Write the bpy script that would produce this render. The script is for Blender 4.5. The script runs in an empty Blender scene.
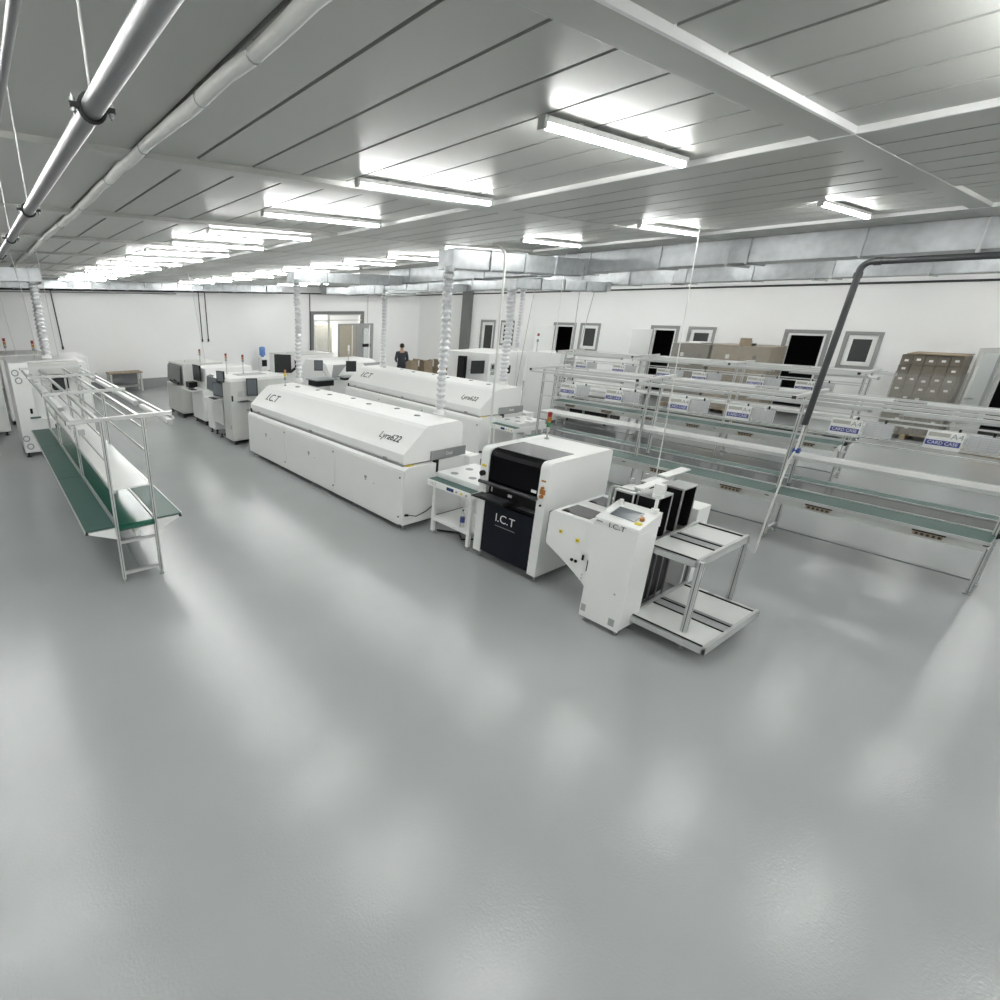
import bpy, bmesh, math, random
from math import sin, cos, pi, radians
from mathutils import Vector, Matrix
random.seed(7)
SC = bpy.context.scene
COL = SC.collection

# ------------------------------------------------------------------ materials
MAT = {}
def mat(name, col, rough=0.5, metal=0.0, noise=0.0, nscale=8.0, bump=0.0, bscale=60.0, emit=None, estr=0.0,
        trans=0.0, coat=0.0, alpha=None, stretch=None, spec=None):
    m = bpy.data.materials.new(name); m.use_nodes = True
    nt = m.node_tree; b = nt.nodes['Principled BSDF']
    c = (col[0], col[1], col[2], 1)
    b.inputs['Base Color'].default_value = c
    b.inputs['Roughness'].default_value = rough
    b.inputs['Metallic'].default_value = metal
    if spec is not None: b.inputs['Specular IOR Level'].default_value = spec
    if coat: b.inputs['Coat Weight'].default_value = coat; b.inputs['Coat Roughness'].default_value = 0.08
    if trans: b.inputs['Transmission Weight'].default_value = trans
    if alpha is not None: b.inputs['Alpha'].default_value = alpha
    if emit:
        b.inputs['Emission Color'].default_value = (*emit, 1); b.inputs['Emission Strength'].default_value = estr
    tc = nt.nodes.new('ShaderNodeTexCoord')
    src = tc.outputs['Object']
    if stretch:
        mp = nt.nodes.new('ShaderNodeMapping'); mp.inputs['Scale'].default_value = stretch
        nt.links.new(src, mp.inputs['Vector']); src = mp.outputs['Vector']
    if noise:
        n = nt.nodes.new('ShaderNodeTexNoise'); n.inputs['Scale'].default_value = nscale; n.inputs['Detail'].default_value = 4
        nt.links.new(src, n.inputs['Vector'])
        r = nt.nodes.new('ShaderNodeValToRGB')
        r.color_ramp.elements[0].position = 0.3; r.color_ramp.elements[1].position = 0.7
        r.color_ramp.elements[0].color = (*[max(0, v*(1-noise)) for v in col], 1)
        r.color_ramp.elements[1].color = (*[min(1, v*(1+noise)) for v in col], 1)
        nt.links.new(n.outputs['Fac'], r.inputs['Fac']); nt.links.new(r.outputs['Color'], b.inputs['Base Color'])
    if bump:
        n2 = nt.nodes.new('ShaderNodeTexNoise'); n2.inputs['Scale'].default_value = bscale; n2.inputs['Detail'].default_value = 2
        nt.links.new(src, n2.inputs['Vector'])
        bp = nt.nodes.new('ShaderNodeBump'); bp.inputs['Strength'].default_value = bump; bp.inputs['Distance'].default_value = 0.01
        nt.links.new(n2.outputs['Fac'], bp.inputs['Height']); nt.links.new(bp.outputs['Normal'], b.inputs['Normal'])
    MAT[name] = m
    return m

mat('floor_epoxy', (0.385, 0.403, 0.403), 0.18, noise=0.045, nscale=0.6, bump=0.12, bscale=60, spec=0.75)
def rough_noise(m, scale, lo, hi):
    nt = m.node_tree; n = nt.nodes.new('ShaderNodeTexNoise'); n.inputs['Scale'].default_value = scale; n.inputs['Detail'].default_value = 5
    tc = nt.nodes.new('ShaderNodeTexCoord'); mr = nt.nodes.new('ShaderNodeMapRange')
    mr.inputs['From Min'].default_value = .35; mr.inputs['From Max'].default_value = .65
    mr.inputs['To Min'].default_value = lo; mr.inputs['To Max'].default_value = hi
    nt.links.new(tc.outputs['Object'], n.inputs['Vector']); nt.links.new(n.outputs['Fac'], mr.inputs['Value'])
    nt.links.new(mr.outputs['Result'], nt.nodes['Principled BSDF'].inputs['Roughness'])
rough_noise(MAT['floor_epoxy'], 70.0, 0.175, 0.235)
mat('ceiling_panel', (0.46, 0.465, 0.44), 0.34, noise=0.025, nscale=0.8, bump=0.04, bscale=5)
mat('seam_dark', (0.10, 0.10, 0.095), 0.7, noise=0.1)
mat('wall_white', (0.90, 0.90, 0.89), 0.6, noise=0.012, nscale=0.7)
mat('base_grey', (0.30, 0.31, 0.31), 0.55, noise=0.05)
mat('column_grey', (0.17, 0.175, 0.17), 0.6, noise=0.05)
mat('powder_white', (0.86, 0.865, 0.85), 0.32, noise=0.01, nscale=3, bump=0.02, bscale=200)
mat('powder_grey', (0.60, 0.61, 0.585), 0.38, noise=0.02, nscale=3)
mat('panel_grey', (0.40, 0.41, 0.41), 0.45, noise=0.03)
mat('slate_grey', (0.28, 0.30, 0.31), 0.4, noise=0.03)
mat('seam_line', (0.33, 0.33, 0.32), 0.6, noise=0.05)
mat('black_gloss', (0.003, 0.003, 0.004), 0.16, noise=0.05, spec=0.15)
mat('black_lid', (0.045, 0.046, 0.05), 0.28, noise=0.05, nscale=20)
mat('navy_black', (0.005, 0.007, 0.013), 0.35, noise=0.05, spec=0.2)
mat('black_plastic', (0.008, 0.008, 0.009), 0.45, noise=0.1, spec=0.25)
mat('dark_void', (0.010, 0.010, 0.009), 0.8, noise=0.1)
mat('aluminium', (0.66, 0.67, 0.66), 0.36, metal=0.75, noise=0.03, nscale=6)
mat('aluminium_groove', (0.16, 0.16, 0.16), 0.6, noise=0.1)
mat('steel_leg', (0.40, 0.41, 0.41), 0.35, metal=0.8, noise=0.05)
mat('galvanised', (0.46, 0.48, 0.49), 0.42, metal=0.7, noise=0.14, nscale=7, stretch=(1, 1, 1))
mat('foil', (0.74, 0.75, 0.76), 0.28, metal=0.75, noise=0.12, nscale=60)
mat('silver_pipe', (0.33, 0.335, 0.34), 0.40, metal=0.8, noise=0.03, nscale=20)
mat('wrap', (0.70, 0.70, 0.67), 0.45, noise=0.05, nscale=12, bump=0.3, bscale=12)
mat('green_mat', (0.042, 0.105, 0.090), 0.42, noise=0.06, nscale=5)
mat('belt', (0.028, 0.036, 0.032), 0.10, noise=0.05, nscale=3)
mat('belt_green', (0.012, 0.085, 0.055), 0.16, noise=0.10, nscale=3)
mat('shelf_white', (0.80, 0.81, 0.79), 0.28, noise=0.015)
mat('paper', (0.80, 0.80, 0.78), 0.7, noise=0.02, nscale=20)
mat('form_grey', (0.52, 0.53, 0.54), 0.5, noise=0.03)
mat('print_grey', (0.30, 0.31, 0.31), 0.7, noise=0.05)
mat('print_black', (0.02, 0.02, 0.02), 0.6, noise=0.05)
mat('print_olive', (0.43, 0.43, 0.38), 0.7, noise=0.1, nscale=40)
mat('print_blue', (0.055, 0.065, 0.27), 0.6, noise=0.05)
mat('print_white', (0.85, 0.85, 0.85), 0.6, noise=0.02)
mat('clear_sleeve', (0.85, 0.87, 0.87), 0.12, noise=0.02, trans=0.0, alpha=0.28)
mat('glass', (0.75, 0.80, 0.80), 0.04, noise=0.01, alpha=0.28)
mat('glass_dark', (0.05, 0.055, 0.055), 0.06, noise=0.05)
mat('acrylic_smoke', (0.13, 0.13, 0.13), 0.10, noise=0.05)
mat('screen', (0.03, 0.032, 0.034), 0.15, noise=0.05)
mat('screen_grey', (0.13, 0.145, 0.16), 0.15, noise=0.05)
mat('screen_blue', (0.03, 0.06, 0.16), 0.2, noise=0.3, nscale=30)
mat('rubber', (0.02, 0.02, 0.02), 0.7, noise=0.1)
mat('cardboard', (0.29, 0.23, 0.16), 0.75, noise=0.12, nscale=6)
mat('cardboard_dark', (0.155, 0.135, 0.105), 0.55, noise=0.16, nscale=5)
mat('carton_seam', (0.10, 0.085, 0.065), 0.7, noise=0.1)
mat('stretch_film', (0.55, 0.54, 0.50), 0.12, noise=0.15, nscale=9, alpha=0.30, bump=0.6, bscale=10)
mat('wood', (0.33, 0.26, 0.18), 0.6, noise=0.15, nscale=8)
mat('beige', (0.42, 0.38, 0.30), 0.5, noise=0.04)
mat('orange', (0.42, 0.19, 0.05), 0.5, noise=0.25, nscale=8)
mat('red', (0.26, 0.018, 0.015), 0.35, noise=0.05)
mat('amber', (0.42, 0.17, 0.035), 0.35, noise=0.05)
mat('yellow', (0.75, 0.60, 0.03), 0.45, noise=0.05)
mat('green_lamp', (0.02, 0.16, 0.06), 0.35, noise=0.05)
mat('blue_water', (0.14, 0.27, 0.60), 0.15, noise=0.1, nscale=20)
mat('blue_plastic', (0.02, 0.06, 0.25), 0.35, noise=0.1)
mat('conduit_black', (0.035, 0.037, 0.04), 0.4, noise=0.1)
mat('conduit_white', (0.72, 0.72, 0.70), 0.4, noise=0.03)
mat('wire_grey', (0.50, 0.50, 0.49), 0.4, metal=0.4, noise=0.05)
mat('frame_grey', (0.30, 0.305, 0.30), 0.5, noise=0.04)
mat('skin', (0.48, 0.29, 0.20), 0.55, noise=0.05)
mat('shirt', (0.035, 0.038, 0.05), 0.85, noise=0.15, nscale=20)
mat('trousers', (0.025, 0.027, 0.035), 0.85, noise=0.1)
mat('hair', (0.008, 0.007, 0.006), 0.6, noise=0.2, nscale=60)
mat('brass', (0.60, 0.42, 0.12), 0.4, noise=0.1)
mat('tube_lit', (0.95, 0.95, 0.93), 0.4, noise=0.005, emit=(0.99, 1.0, 0.985), estr=23.0)
mat('tube_off', (0.76, 0.77, 0.76), 0.35, noise=0.01)

# ------------------------------------------------------------------ mesh builder
class MB:
    def __init__(self): self.v = []; self.f = []; self.mi = []; self.mats = []; self.sm = []; self.M = None; self.cur = 0
    def use(self, m):
        if m not in self.mats: self.mats.append(m)
        self.cur = self.mats.index(m); return self
    def add(self, vs, fs, smooth=False):
        n = len(self.v)
        if self.M: vs = [tuple(self.M @ Vector(p)) for p in vs]
        self.v += [tuple(p) for p in vs]
        for f in fs:
            self.f.append(tuple(i+n for i in f)); self.mi.append(self.cur); self.sm.append(smooth)
        return self
    def box(self, x0, x1, y0, y1, z0, z1):
        vs = [(x, y, z) for z in (z0, z1) for y in (y0, y1) for x in (x0, x1)]
        return self.add(vs, [(0,2,3,1),(4,5,7,6),(0,1,5,4),(2,6,7,3),(0,4,6,2),(1,3,7,5)])
    def prism_y(self, prof, y0, y1, smooth=False):      # profile in (x, z), extruded along y
        n = len(prof); vs = [(p[0], y0, p[1]) for p in prof] + [(p[0], y1, p[1]) for p in prof]
        self.add(vs, [(i, (i+1) % n, n+(i+1) % n, n+i) for i in range(n)], smooth)
        return self.add(vs, [tuple(range(n-1, -1, -1)), tuple(range(n, 2*n))])
    def prism_x(self, prof, x0, x1, smooth=False):      # profile in (y, z)
        n = len(prof); vs = [(x0, p[0], p[1]) for p in prof] + [(x1, p[0], p[1]) for p in prof]
        self.add(vs, [(i, (i+1) % n, n+(i+1) % n, n+i) for i in range(n)], smooth)
        return self.add(vs, [tuple(range(n-1, -1, -1)), tuple(range(n, 2*n))])
    def tube(self, pts, r, n=10, cap=True, smooth=True):
        pts = [Vector(p) for p in pts]; rings = []
        prev = None
        for i, p in enumerate(pts):
            if i == 0: d = pts[1]-p
            elif i == len(pts)-1: d = p-pts[i-1]
            else: d = (pts[i+1]-p).normalized() + (p-pts[i-1]).normalized()
            d.normalize()
            if prev is None:
                a = Vector((0, 0, 1)) if abs(d.z) < 0.9 else Vector((1, 0, 0))
                u = d.cross(a).normalized()
            else:
                u = (prev - d*prev.dot(d)).normalized()
            prev = u; w = d.cross(u)
            rr = r[i] if isinstance(r, (list, tuple)) else r
            rings.append([tuple(p + (u*cos(2*pi*k/n) + w*sin(2*pi*k/n))*rr) for k in range(n)])
        vs = [q for R_ in rings for q in R_]; fs = []
        for i in range(len(pts)-1):
            for k in range(n):
                k2 = (k+1) % n
                fs.append((i*n+k, i*n+k2, (i+1)*n+k2, (i+1)*n+k))
        self.add(vs, fs, smooth)
        if cap:
            self.add(vs, [tuple(range(n-1, -1, -1)), tuple(range((len(pts)-1)*n, len(pts)*n))])
        return self
    def cyl(self, x, y, z0, z1, r, n=16, r2=None): return self.tube([(x, y, z0), (x, y, z1)], [r, r if r2 is None else r2], n)
    def lathe(self, prof, cx=0, cy=0, n=20, smooth=True):   # prof of (r, z)
        m = len(prof); vs = [(cx+r*cos(2*pi*k/n), cy+r*sin(2*pi*k/n), z) for r, z in prof for k in range(n)]
        fs = [(i*n+k, i*n+(k+1) % n, (i+1)*n+(k+1) % n, (i+1)*n+k) for i in range(m-1) for k in range(n)]
        return self.add(vs, fs, smooth)
    def build(self, name, m=None, parent=None, bevel=0.0, segs=2, smooth_all=False):
        me = bpy.data.meshes.new(name); me.from_pydata(self.v, [], self.f)
        if m: me.materials.append(MAT[m])
        else:
            for q in self.mats: me.materials.append(MAT[q])
        for p, i, s in zip(me.polygons, self.mi, self.sm):
            if not m: p.material_index = i
            p.use_smooth = s or smooth_all
        bm = bmesh.new(); bm.from_mesh(me)
        bmesh.ops.recalc_face_normals(bm, faces=bm.faces); bm.to_mesh(me); bm.free()
        me.update()
        o = bpy.data.objects.new(name, me); COL.objects.link(o)
        if parent: o.parent = parent
        if bevel:
            b = o.modifiers.new('bevel', 'BEVEL'); b.width = bevel; b.segments = segs; b.limit_method = 'ANGLE'
        return o

def tag(o, label=None, cat=None, group=None, kind=None):
    if label: o['label'] = label
    if cat: o['category'] = cat
    if group: o['group'] = group
    if kind: o['kind'] = kind
    return o
def empty(name, loc, label, cat, group=None, rz=0):
    o = bpy.data.objects.new(name, None); COL.objects.link(o); o.location = loc; o.rotation_euler = (0, 0, rz)
    o.empty_display_size = 0.1
    return tag(o, label, cat, group)
def struct(o): o['kind'] = 'structure'; return o
def copy_tree(o, parent=None):
    c = o.copy(); COL.objects.link(c)
    if parent: c.parent = parent
    for ch in list(o.children): copy_tree(ch, c)
    return c
def bx(name, m, parent, x0, x1, y0, y1, z0, z1, bevel=0.0):
    return MB().box(x0, x1, y0, y1, z0, z1).build(name, m, parent, bevel)
def text(body, size, m, parent, M, depth=0.0015, name='lettering', sx=1.0, label=None):
    cu = bpy.data.curves.new(name, 'FONT'); cu.body = body; cu.size = size; cu.extrude = depth
    cu.align_x = 'CENTER'; cu.align_y = 'CENTER'
    t = bpy.data.objects.new('tmp', cu); COL.objects.link(t)
    dg = bpy.context.evaluated_depsgraph_get(); dg.update()
    me = bpy.data.meshes.new_from_object(t.evaluated_get(dg))
    bpy.data.objects.remove(t)
    me.name = name; me.materials.clear(); me.materials.append(MAT[m])
    me.transform(M @ Matrix.Diagonal((sx, 1, 1, 1)))
    o = bpy.data.objects.new(name, me); COL.objects.link(o); o.parent = parent
    if label: o['label'] = label
    return o
def face_mat(origin, xdir, ydir):
    x = Vector(xdir).normalized(); y = Vector(ydir).normalized(); z = x.cross(y)
    M = Matrix((x, y, z)).transposed().to_4x4(); M.translation = Vector(origin); return M
# text that reads from the aisle side (viewer looking towards +X): left is +Y
def txt_x(x, y, z): return face_mat((x, y, z), (0, -1, 0), (0, 0, 1))

# ------------------------------------------------------------------ dimensions
XR, YF = 20.5, 22.8          # right wall, far wall
XL, YB = -9.0, -9.0          # walls behind and left of the camera
K = 0.76                     # ceiling height above the camera, relative to 1.25 m
ZC = 3.1+1.25*K

# ------------------------------------------------------------------ setting
struct(MB().box(XL, XR+2.5, YB, YF+3.2, -0.1, 0.0).build('floor', 'floor_epoxy'))

def seg_wall(name, horiz, c, t, a0, a1, z1, holes, m='wall_white'):
    """wall along an axis with rectangular holes [(s0,s1,z0,z1)]"""
    b = MB(); holes = sorted(holes); cur = a0
    def put(s0, s1, z0, z1_):
        if s1-s0 < 1e-4 or z1_-z0 < 1e-4: return
        if horiz: b.box(s0, s1, c, c+t, z0, z1_)
        else: b.box(c, c+t, s0, s1, z0, z1_)
    for s0, s1, z0, z1_ in holes:
        put(cur, s0, 0, z1); put(s0, s1, 0, z0); put(s0, s1, z1_, z1); cur = s1
    put(cur, a1, 0, z1)
    return struct(b.build(name, m))

# right wall openings: (y0, y1, z0, z1)
DOORS = [(0.55, 2.05, 0, 2.25), (5.45, 6.35, 0, 2.40), (9.52, 10.3, 0, 2.42), (13.45, 14.3, 0, 2.44), (17.58, 18.28, 0, 2.48)]
WINS = [(4.35, 4.97, 1.58, 2.40), (8.38, 9.05, 1.58, 2.42), (12.4, 13.08, 1.56, 2.45), (16.5, 17.12, 1.56, 2.48)]
seg_wall('wall_right', False, XR, 0.2, YB, YF+0.2, ZC, [(d[0], d[1], d[2], d[3]) for d in DOORS+WINS])
seg_wall('wall_far', True, YF, 0.2, XL, XR, ZC, [(13.75, 16.6, 0, 2.8)])
struct(bx('wall_left', 'wall_white', None, XL-0.2, XL, YB, YF+0.2, 0, ZC))
struct(bx('wall_back', 'wall_white', None, XL-0.2, XR+0.2, YB-0.2, YB, 0, ZC))
struct(bx('baseboard_far', 'base_grey', None, XL, 13.6, YF-0.02, YF, 0, 0.36))
struct(bx('baseboard_right', 'base_grey', None, XR-0.02, XR, 6.5, 9.4, 0, 0.10))
# dark recesses behind the right wall's openings, and the lit side room behind the far wall
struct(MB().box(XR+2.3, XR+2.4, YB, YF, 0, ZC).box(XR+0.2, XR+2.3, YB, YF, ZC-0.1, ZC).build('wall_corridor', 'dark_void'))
struct(MB().box(11.5, 19, YF+3.1, YF+3.2, 0, 3.2).box(11.4, 11.5, YF+0.2, YF+3.2, 0, 3.2).box(19, 19.1, YF+0.2, YF+3.2, 0, 3.2)
       .box(11.4, 19.1, YF+0.2, YF+3.2, 3.2, 3.3).build('wall_side_room', 'wall_white'))
struct(bx('column', 'column_grey', None, XR-0.22, XR, 19.0, 19.5, 0, 3.95))

# ceiling: large sheet panels with dark seams, flat joint strips, a dropped beam and a dropped band
cl = MB(); cl.use('seam_dark').box(XL-0.2, XR+0.2, YB-0.2, YF+0.2, ZC+0.02, ZC+0.12)
cl.use('ceiling_panel')
def panels(x0, x1, y0, y1, z, pitch, g=0.0125):
    x = x0
    while x < x1-0.02:
        xe = min(x+pitch, x1)
        cl.box(x+g, xe-g, y0+0.004, y1-0.004, z, z+0.03); x = xe
YJ = [-9.1, -6.5, -3.9, -1.22, 1.385, 4.07, 6.61, 9.04, 11.63, 14.29, 16.9, 19.5, 22.8]
PX = .409
for i in range(len(YJ)-1):
    a, b_ = YJ[i]+.05, YJ[i+1]-.05
    panels(-9.1, -5.0, a, b_, ZC, 1.3)
    panels(-5.0, 1.07, a, b_, ZC, 3.035)
    panels(1.07, 1.49, a, b_, ZC, .6)
    panels(1.49, 4.355, a, b_, ZC, PX)
    panels(4.355, 6.84, a, b_, ZC-.03, PX)
    panels(6.84, 8.44, a, b_, ZC, PX)
    panels(8.44, 10.87, a, b_, ZC-.03, PX)
    panels(10.87, 12.46, a, b_, ZC, PX)
    panels(12.46, 20.7, a, b_, ZC-.03, PX)
cl.use('wall_white')
for x in (4.345, 8.43, 12.45): cl.box(x-.012, x+.012, YB, YF, ZC-.036, ZC+.02)
struct(cl.build('ceiling'))
for i, y in enumerate(YJ[1:-1]):
    w = 0.075 if i == 3 else 0.085
    z = ZC-0.034 if i == 3 else ZC-0.036
    struct(MB().box(XL, XR, y-w, y+w, z, ZC+.01).build('trim_%d' % (i+1), 'ceiling_panel', None, 0.004))
struct(MB().box(1.6, 4.36, 1.385-.090, 1.385-.075, ZC-.035, ZC+.01).build('trim_12', 'wall_white'))

# windows and door frames of the right wall (frame parts + glass)
def win_r(n, w, dark=True):
    y0, y1, z0, z1 = w; X = XR
    f = MB(); f.use('frame_grey')
    g = 0.09
    f.box(X-.02, X+.02, y0-g, y0, z0-g, z1+g).box(X-.02, X+.02, y1, y1+g, z0-g, z1+g).box(X-.02, X+.02, y0, y1, z1, z1+g).box(X-.02, X+.02, y0, y1, z0-g, z0)
    root = struct(f.build('window_%d' % n, 'frame_grey'))
    s = 0.11
    q = MB(); q.box(X+.01, X+.06, y0, y0+s, z0, z1).box(X+.01, X+.06, y1-s, y1, z0, z1).box(X+.01, X+.06, y0+s, y1-s, z0, z0+s).box(X+.01, X+.06, y0+s, y1-s, z1-s, z1)
    q.build('window_sash', 'powder_white', root, 0.006)
    bx('window_pane', 'glass_dark', root, X+.03, X+.04, y0+s, y1-s, z0+s, z1-s)
for i, w in enumerate(WINS): win_r(i+1, w)
def door_r(n, d, leaf=None):
    y0, y1, z0, z1 = d; X = XR; g = 0.10
    f = MB().box(X-.02, X+.10, y0-g, y0, 0, z1+g).box(X-.02, X+.10, y1, y1+g, 0, z1+g).box(X-.02, X+.10, y0, y1, z1, z1+g)
    root = struct(f.build('door_%d' % n, 'frame_grey'))
    MB().box(X+.01, X+.09, y0, y0+.06, 0, z1-.0).box(X+.01, X+.09, y1-.06, y1, 0, z1).box(X+.01, X+.09, y0+.06, y1-.06, z1-.06, z1).build('door_jamb', 'powder_white', root, 0.004)
    if leaf == 'open':     # white leaf swung back against the wall, hinged on the far side
        M = Matrix.Translation((X-.03, y1+.02, 0)) @ Matrix.Rotation(radians(42), 4, 'Z')
        b = MB(); b.M = M; b.box(-.05, 0, 0, y1-y0-.1, 0.02, z1-.03); l = b.build('door_leaf', 'powder_white', root, 0.004)
        h = MB(); h.M = M; h.tube([(-.09, y1-y0-.2, 1.0), (-.09, y1-y0-.33, 1.0)], .012).tube([(-.09, y1-y0-.2, 1.0), (-.04, y1-y0-.2, 1.0)], .012)
        h.build('door_handle', 'steel_leg', l)
    if leaf == 'glazed':
        MB().box(X+.04, X+.08, y0+.06, y0+.11, 0.02, z1-.06).box(X+.04, X+.08, y1-.11, y1-.06, 0.02, z1-.06).box(X+.04, X+.08, y0+.11, y1-.11, z1-.14, z1-.06).box(X+.04, X+.08, y0+.11, y1-.11, 0.02, .3).build('door_leaf', 'powder_white', root)
        bx('door_pane', 'glass_dark', root, X+.055, X+.065, y0+.11, y1-.11, .3, z1-.14)
    if leaf == 'side':     # grey framed glass leaf standing open into the room
        M = Matrix.Translation((X-.02, y1, 0)) @ Matrix.Rotation(radians(66), 4, 'Z')
        b = MB(); b.M = M; L = .85
        b.box(-.05, 0, 0, .10, .02, z1-.03).box(-.05, 0, L-.1, L, .02, z1-.03).box(-.05, 0, .1, L-.1, z1-.14, z1-.03).box(-.05, 0, .1, L-.1, .02, .4)
        l = b.build('door_leaf', 'powder_grey', root)
        p = MB(); p.M = M; p.box(-.03, -.02, .1, L-.1, .4, z1-.14); p.build('door_pane', 'glass', l)
        h = MB(); h.M = M; h.tube([(-.1, L-.06, 1.05), (-.1, L-.22, 1.05)], .014).tube([(-.1, L-.06, 1.05), (-.05, L-.06, 1.05)], .014); h.build('door_handle', 'steel_leg', l)
for i, (d, l) in enumerate(zip(DOORS, ['side', None, 'open', 'open', 'glazed'])): door_r(i+1, d, l)
# wide glazed opening of the far wall with its dark frame
dr = struct(MB().box(13.6, 13.75, YF-.05, YF+.1, 0, 2.95).box(16.6, 16.75, YF-.05, YF+.1, 0, 2.95).box(13.75, 16.6, YF-.05, YF+.1, 2.8, 2.95).build('door_6', 'column_grey'))
MB().box(13.75, 13.83, YF, YF+.06, 0, 2.8).box(14.62, 14.72, YF, YF+.06, 0, 2.8).box(13.83, 16.6, YF, YF+.06, 2.5, 2.56).box(14.72, 16.6, YF, YF+.06, 2.76, 2.8).build('door_mullion', 'powder_grey', dr)
bx('door_pane', 'glass', dr, 13.83, 14.62, YF+.025, YF+.035, 0.02, 2.5)

# ------------------------------------------------------------------ ceiling lamps
def lamp(x0, x1, y, label, grp, z=3.1+1.18*K):
    x0, x1, y = x0*K, x1*K, y*K
    root = empty('ceiling_light', (0, 0, 0), label, 'ceiling light', grp)
    root.location = ((x0+x1)/2, y, z); h = (x1-x0)/2
    b = MB(); b.tube([(-h, 0, 0), (h, 0, 0)], 0.020, 8); b.build('lamp_tube', 'tube_lit', root)
    MB().prism_x([(-.026, .006), (-.020, .014), (.020, .014), (.026, .006), (.030, .036), (-.030, .036)], -h-.01, h+.01).build('batten', 'powder_white', root, .003)
    for s in (-.6, .6): MB().box(s*h-.02, s*h+.02, -.015, .015, .036, .052).build('ceiling_clip', 'powder_grey', root)
    for s in (-1, 1):
        c = MB().box(s*(h+.014)-.014, s*(h+.014)+.014, -.024, .024, -.022, .040); c.build('end_cap', 'powder_grey', root, .004)
    return root
LY = [-10, -7.8, -5.6, -3.6, -1.45, 0.7, 2.78, 4.95, 7.12, 9.15, 11.1, 13.0, 14.8, 16.55, 18.6, 20.7, 22.8, 25.0, 27.2]
rows = {-1: (-7.1, -5.2), 0: (-1.75, 0.15), 1: (3.55, 5.47), 2: (8.85, 10.62), 3: (14.2, 16.0), 4: (19.6, 21.4), 5: (23.3, 25.1)}  # the last row is an added one, put in to brighten the right wall
ordw = ['nearest', 'second', 'third', 'fourth', 'fifth', 'sixth', 'seventh', 'eighth', 'ninth', 'tenth', 'eleventh', 'twelfth', 'thirteenth', 'fourteenth']
ci = {1: 0, 2: 0}
for r, (a, b_) in rows.items():
    for y in LY:
        if r <= 0 and y > 16: continue
        if r in (1, 2):
            if y < 2:
                lb = 'lit fluorescent tube lamp behind the camera over the open floor'
                gp = 'fluorescent lamps behind the camera'
            else:
                nm = ordw[ci[r]]; ci[r] += 1
                lb = 'lit fluorescent tube lamp, %s from the camera in the %s row' % (nm, 'left ceiling' if r == 1 else 'right ceiling')
                gp = 'tube lamps of the %s row' % ('left' if r == 1 else 'right')
        elif r <= 0:
            lb = 'lit fluorescent tube lamp left of the hanging silver pipe'; gp = 'fluorescent lamps left of the pipe'
        else:
            lb = 'lit fluorescent tube lamp beyond the ducts on the right'; gp = 'fluorescent lamps beyond the ducts'
        lamp(a, b_, y, lb, gp)

# ------------------------------------------------------------------ pipes under the ceiling
pr = empty('silver_pipe', (0.302, 0, 3.5), 'thick silver steel pipe hanging on rods at top left', 'pipe')
MB().tube([(0, -4, 0), (0, 22.6, 0)], 0.0225, 24).build('pipe', 'silver_pipe', pr)
for y in (0.0, 1.40, 2.88, 4.07, 5.4, 6.7, 8.0, 9.3, 10.6, 11.9):
    c = MB(); ring = [(0.026*cos(t*2*pi/20), y, 0.026*sin(t*2*pi/20)) for t in range(21)]
    c.tube(ring, 0.0048, 6, False).box(-.046, -.025, y-.006, y+.006, -.005, .005).box(.025, .046, y-.006, y+.006, -.005, .005)
    cc = c.build('pipe_clamp', 'rubber', pr)
    for s in (-1, 1): MB().cyl(s*.038, y, -.018, .020, .0028, 8).cyl(s*.038, y, -.013, -.005, .006, 6).cyl(s*.038, y, .005, .013, .006, 6).build('clamp_bolt', 'steel_leg', cc)
    MB().cyl(0, y, .026, ZC-3.5, .003, 8).build('hanger_rod', 'wire_grey', pr)
p2 = empty('grey_pipe', (0.134, 0, 3.5), 'thin grey pipe left of the thick silver pipe', 'pipe')
MB().tube([(0, -4, 0), (0, 22.6, 0)], 0.0085, 16).build('pipe', 'silver_pipe', p2)
for y in (0.2, 1.7, 3.3, 4.8, 6.4, 7.9): MB().cyl(0, y, .016, ZC-3.5, .003, 8).build('hanger_rod', 'wire_grey', p2)
wt = empty('cable_sleeve', (1.075, 0, 3.1+1.19*K), 'white wrapped cable bundle strapped along the ceiling', 'cable bundle')
b = MB(); pts = []; rr = []
for i in range(109):
    y = -4+i*0.23; pts.append((0.006*sin(i*1.7)+0.012*sin(i*.31), y, 0.004*sin(i*2.3))); rr.append(0.034+0.002*sin(i*1.1))
b.tube(pts, rr, 12); b.build('sleeve', 'wrap', wt)
for y in (0.4, 1.35, 2.2, 2.75, 3.7, 4.7, 6.0, 7.4, 8.9, 10.3, 11.8, 13.7):
    xo = .012*sin((y+4)/.23*.31)
    ring = [(xo+0.038*cos(t*2*pi/14), y, 0.038*sin(t*2*pi/14)) for t in range(15)]
    MB().tube(ring, .003, 6, False).build('strap', 'steel_leg', wt)
    pass
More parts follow.
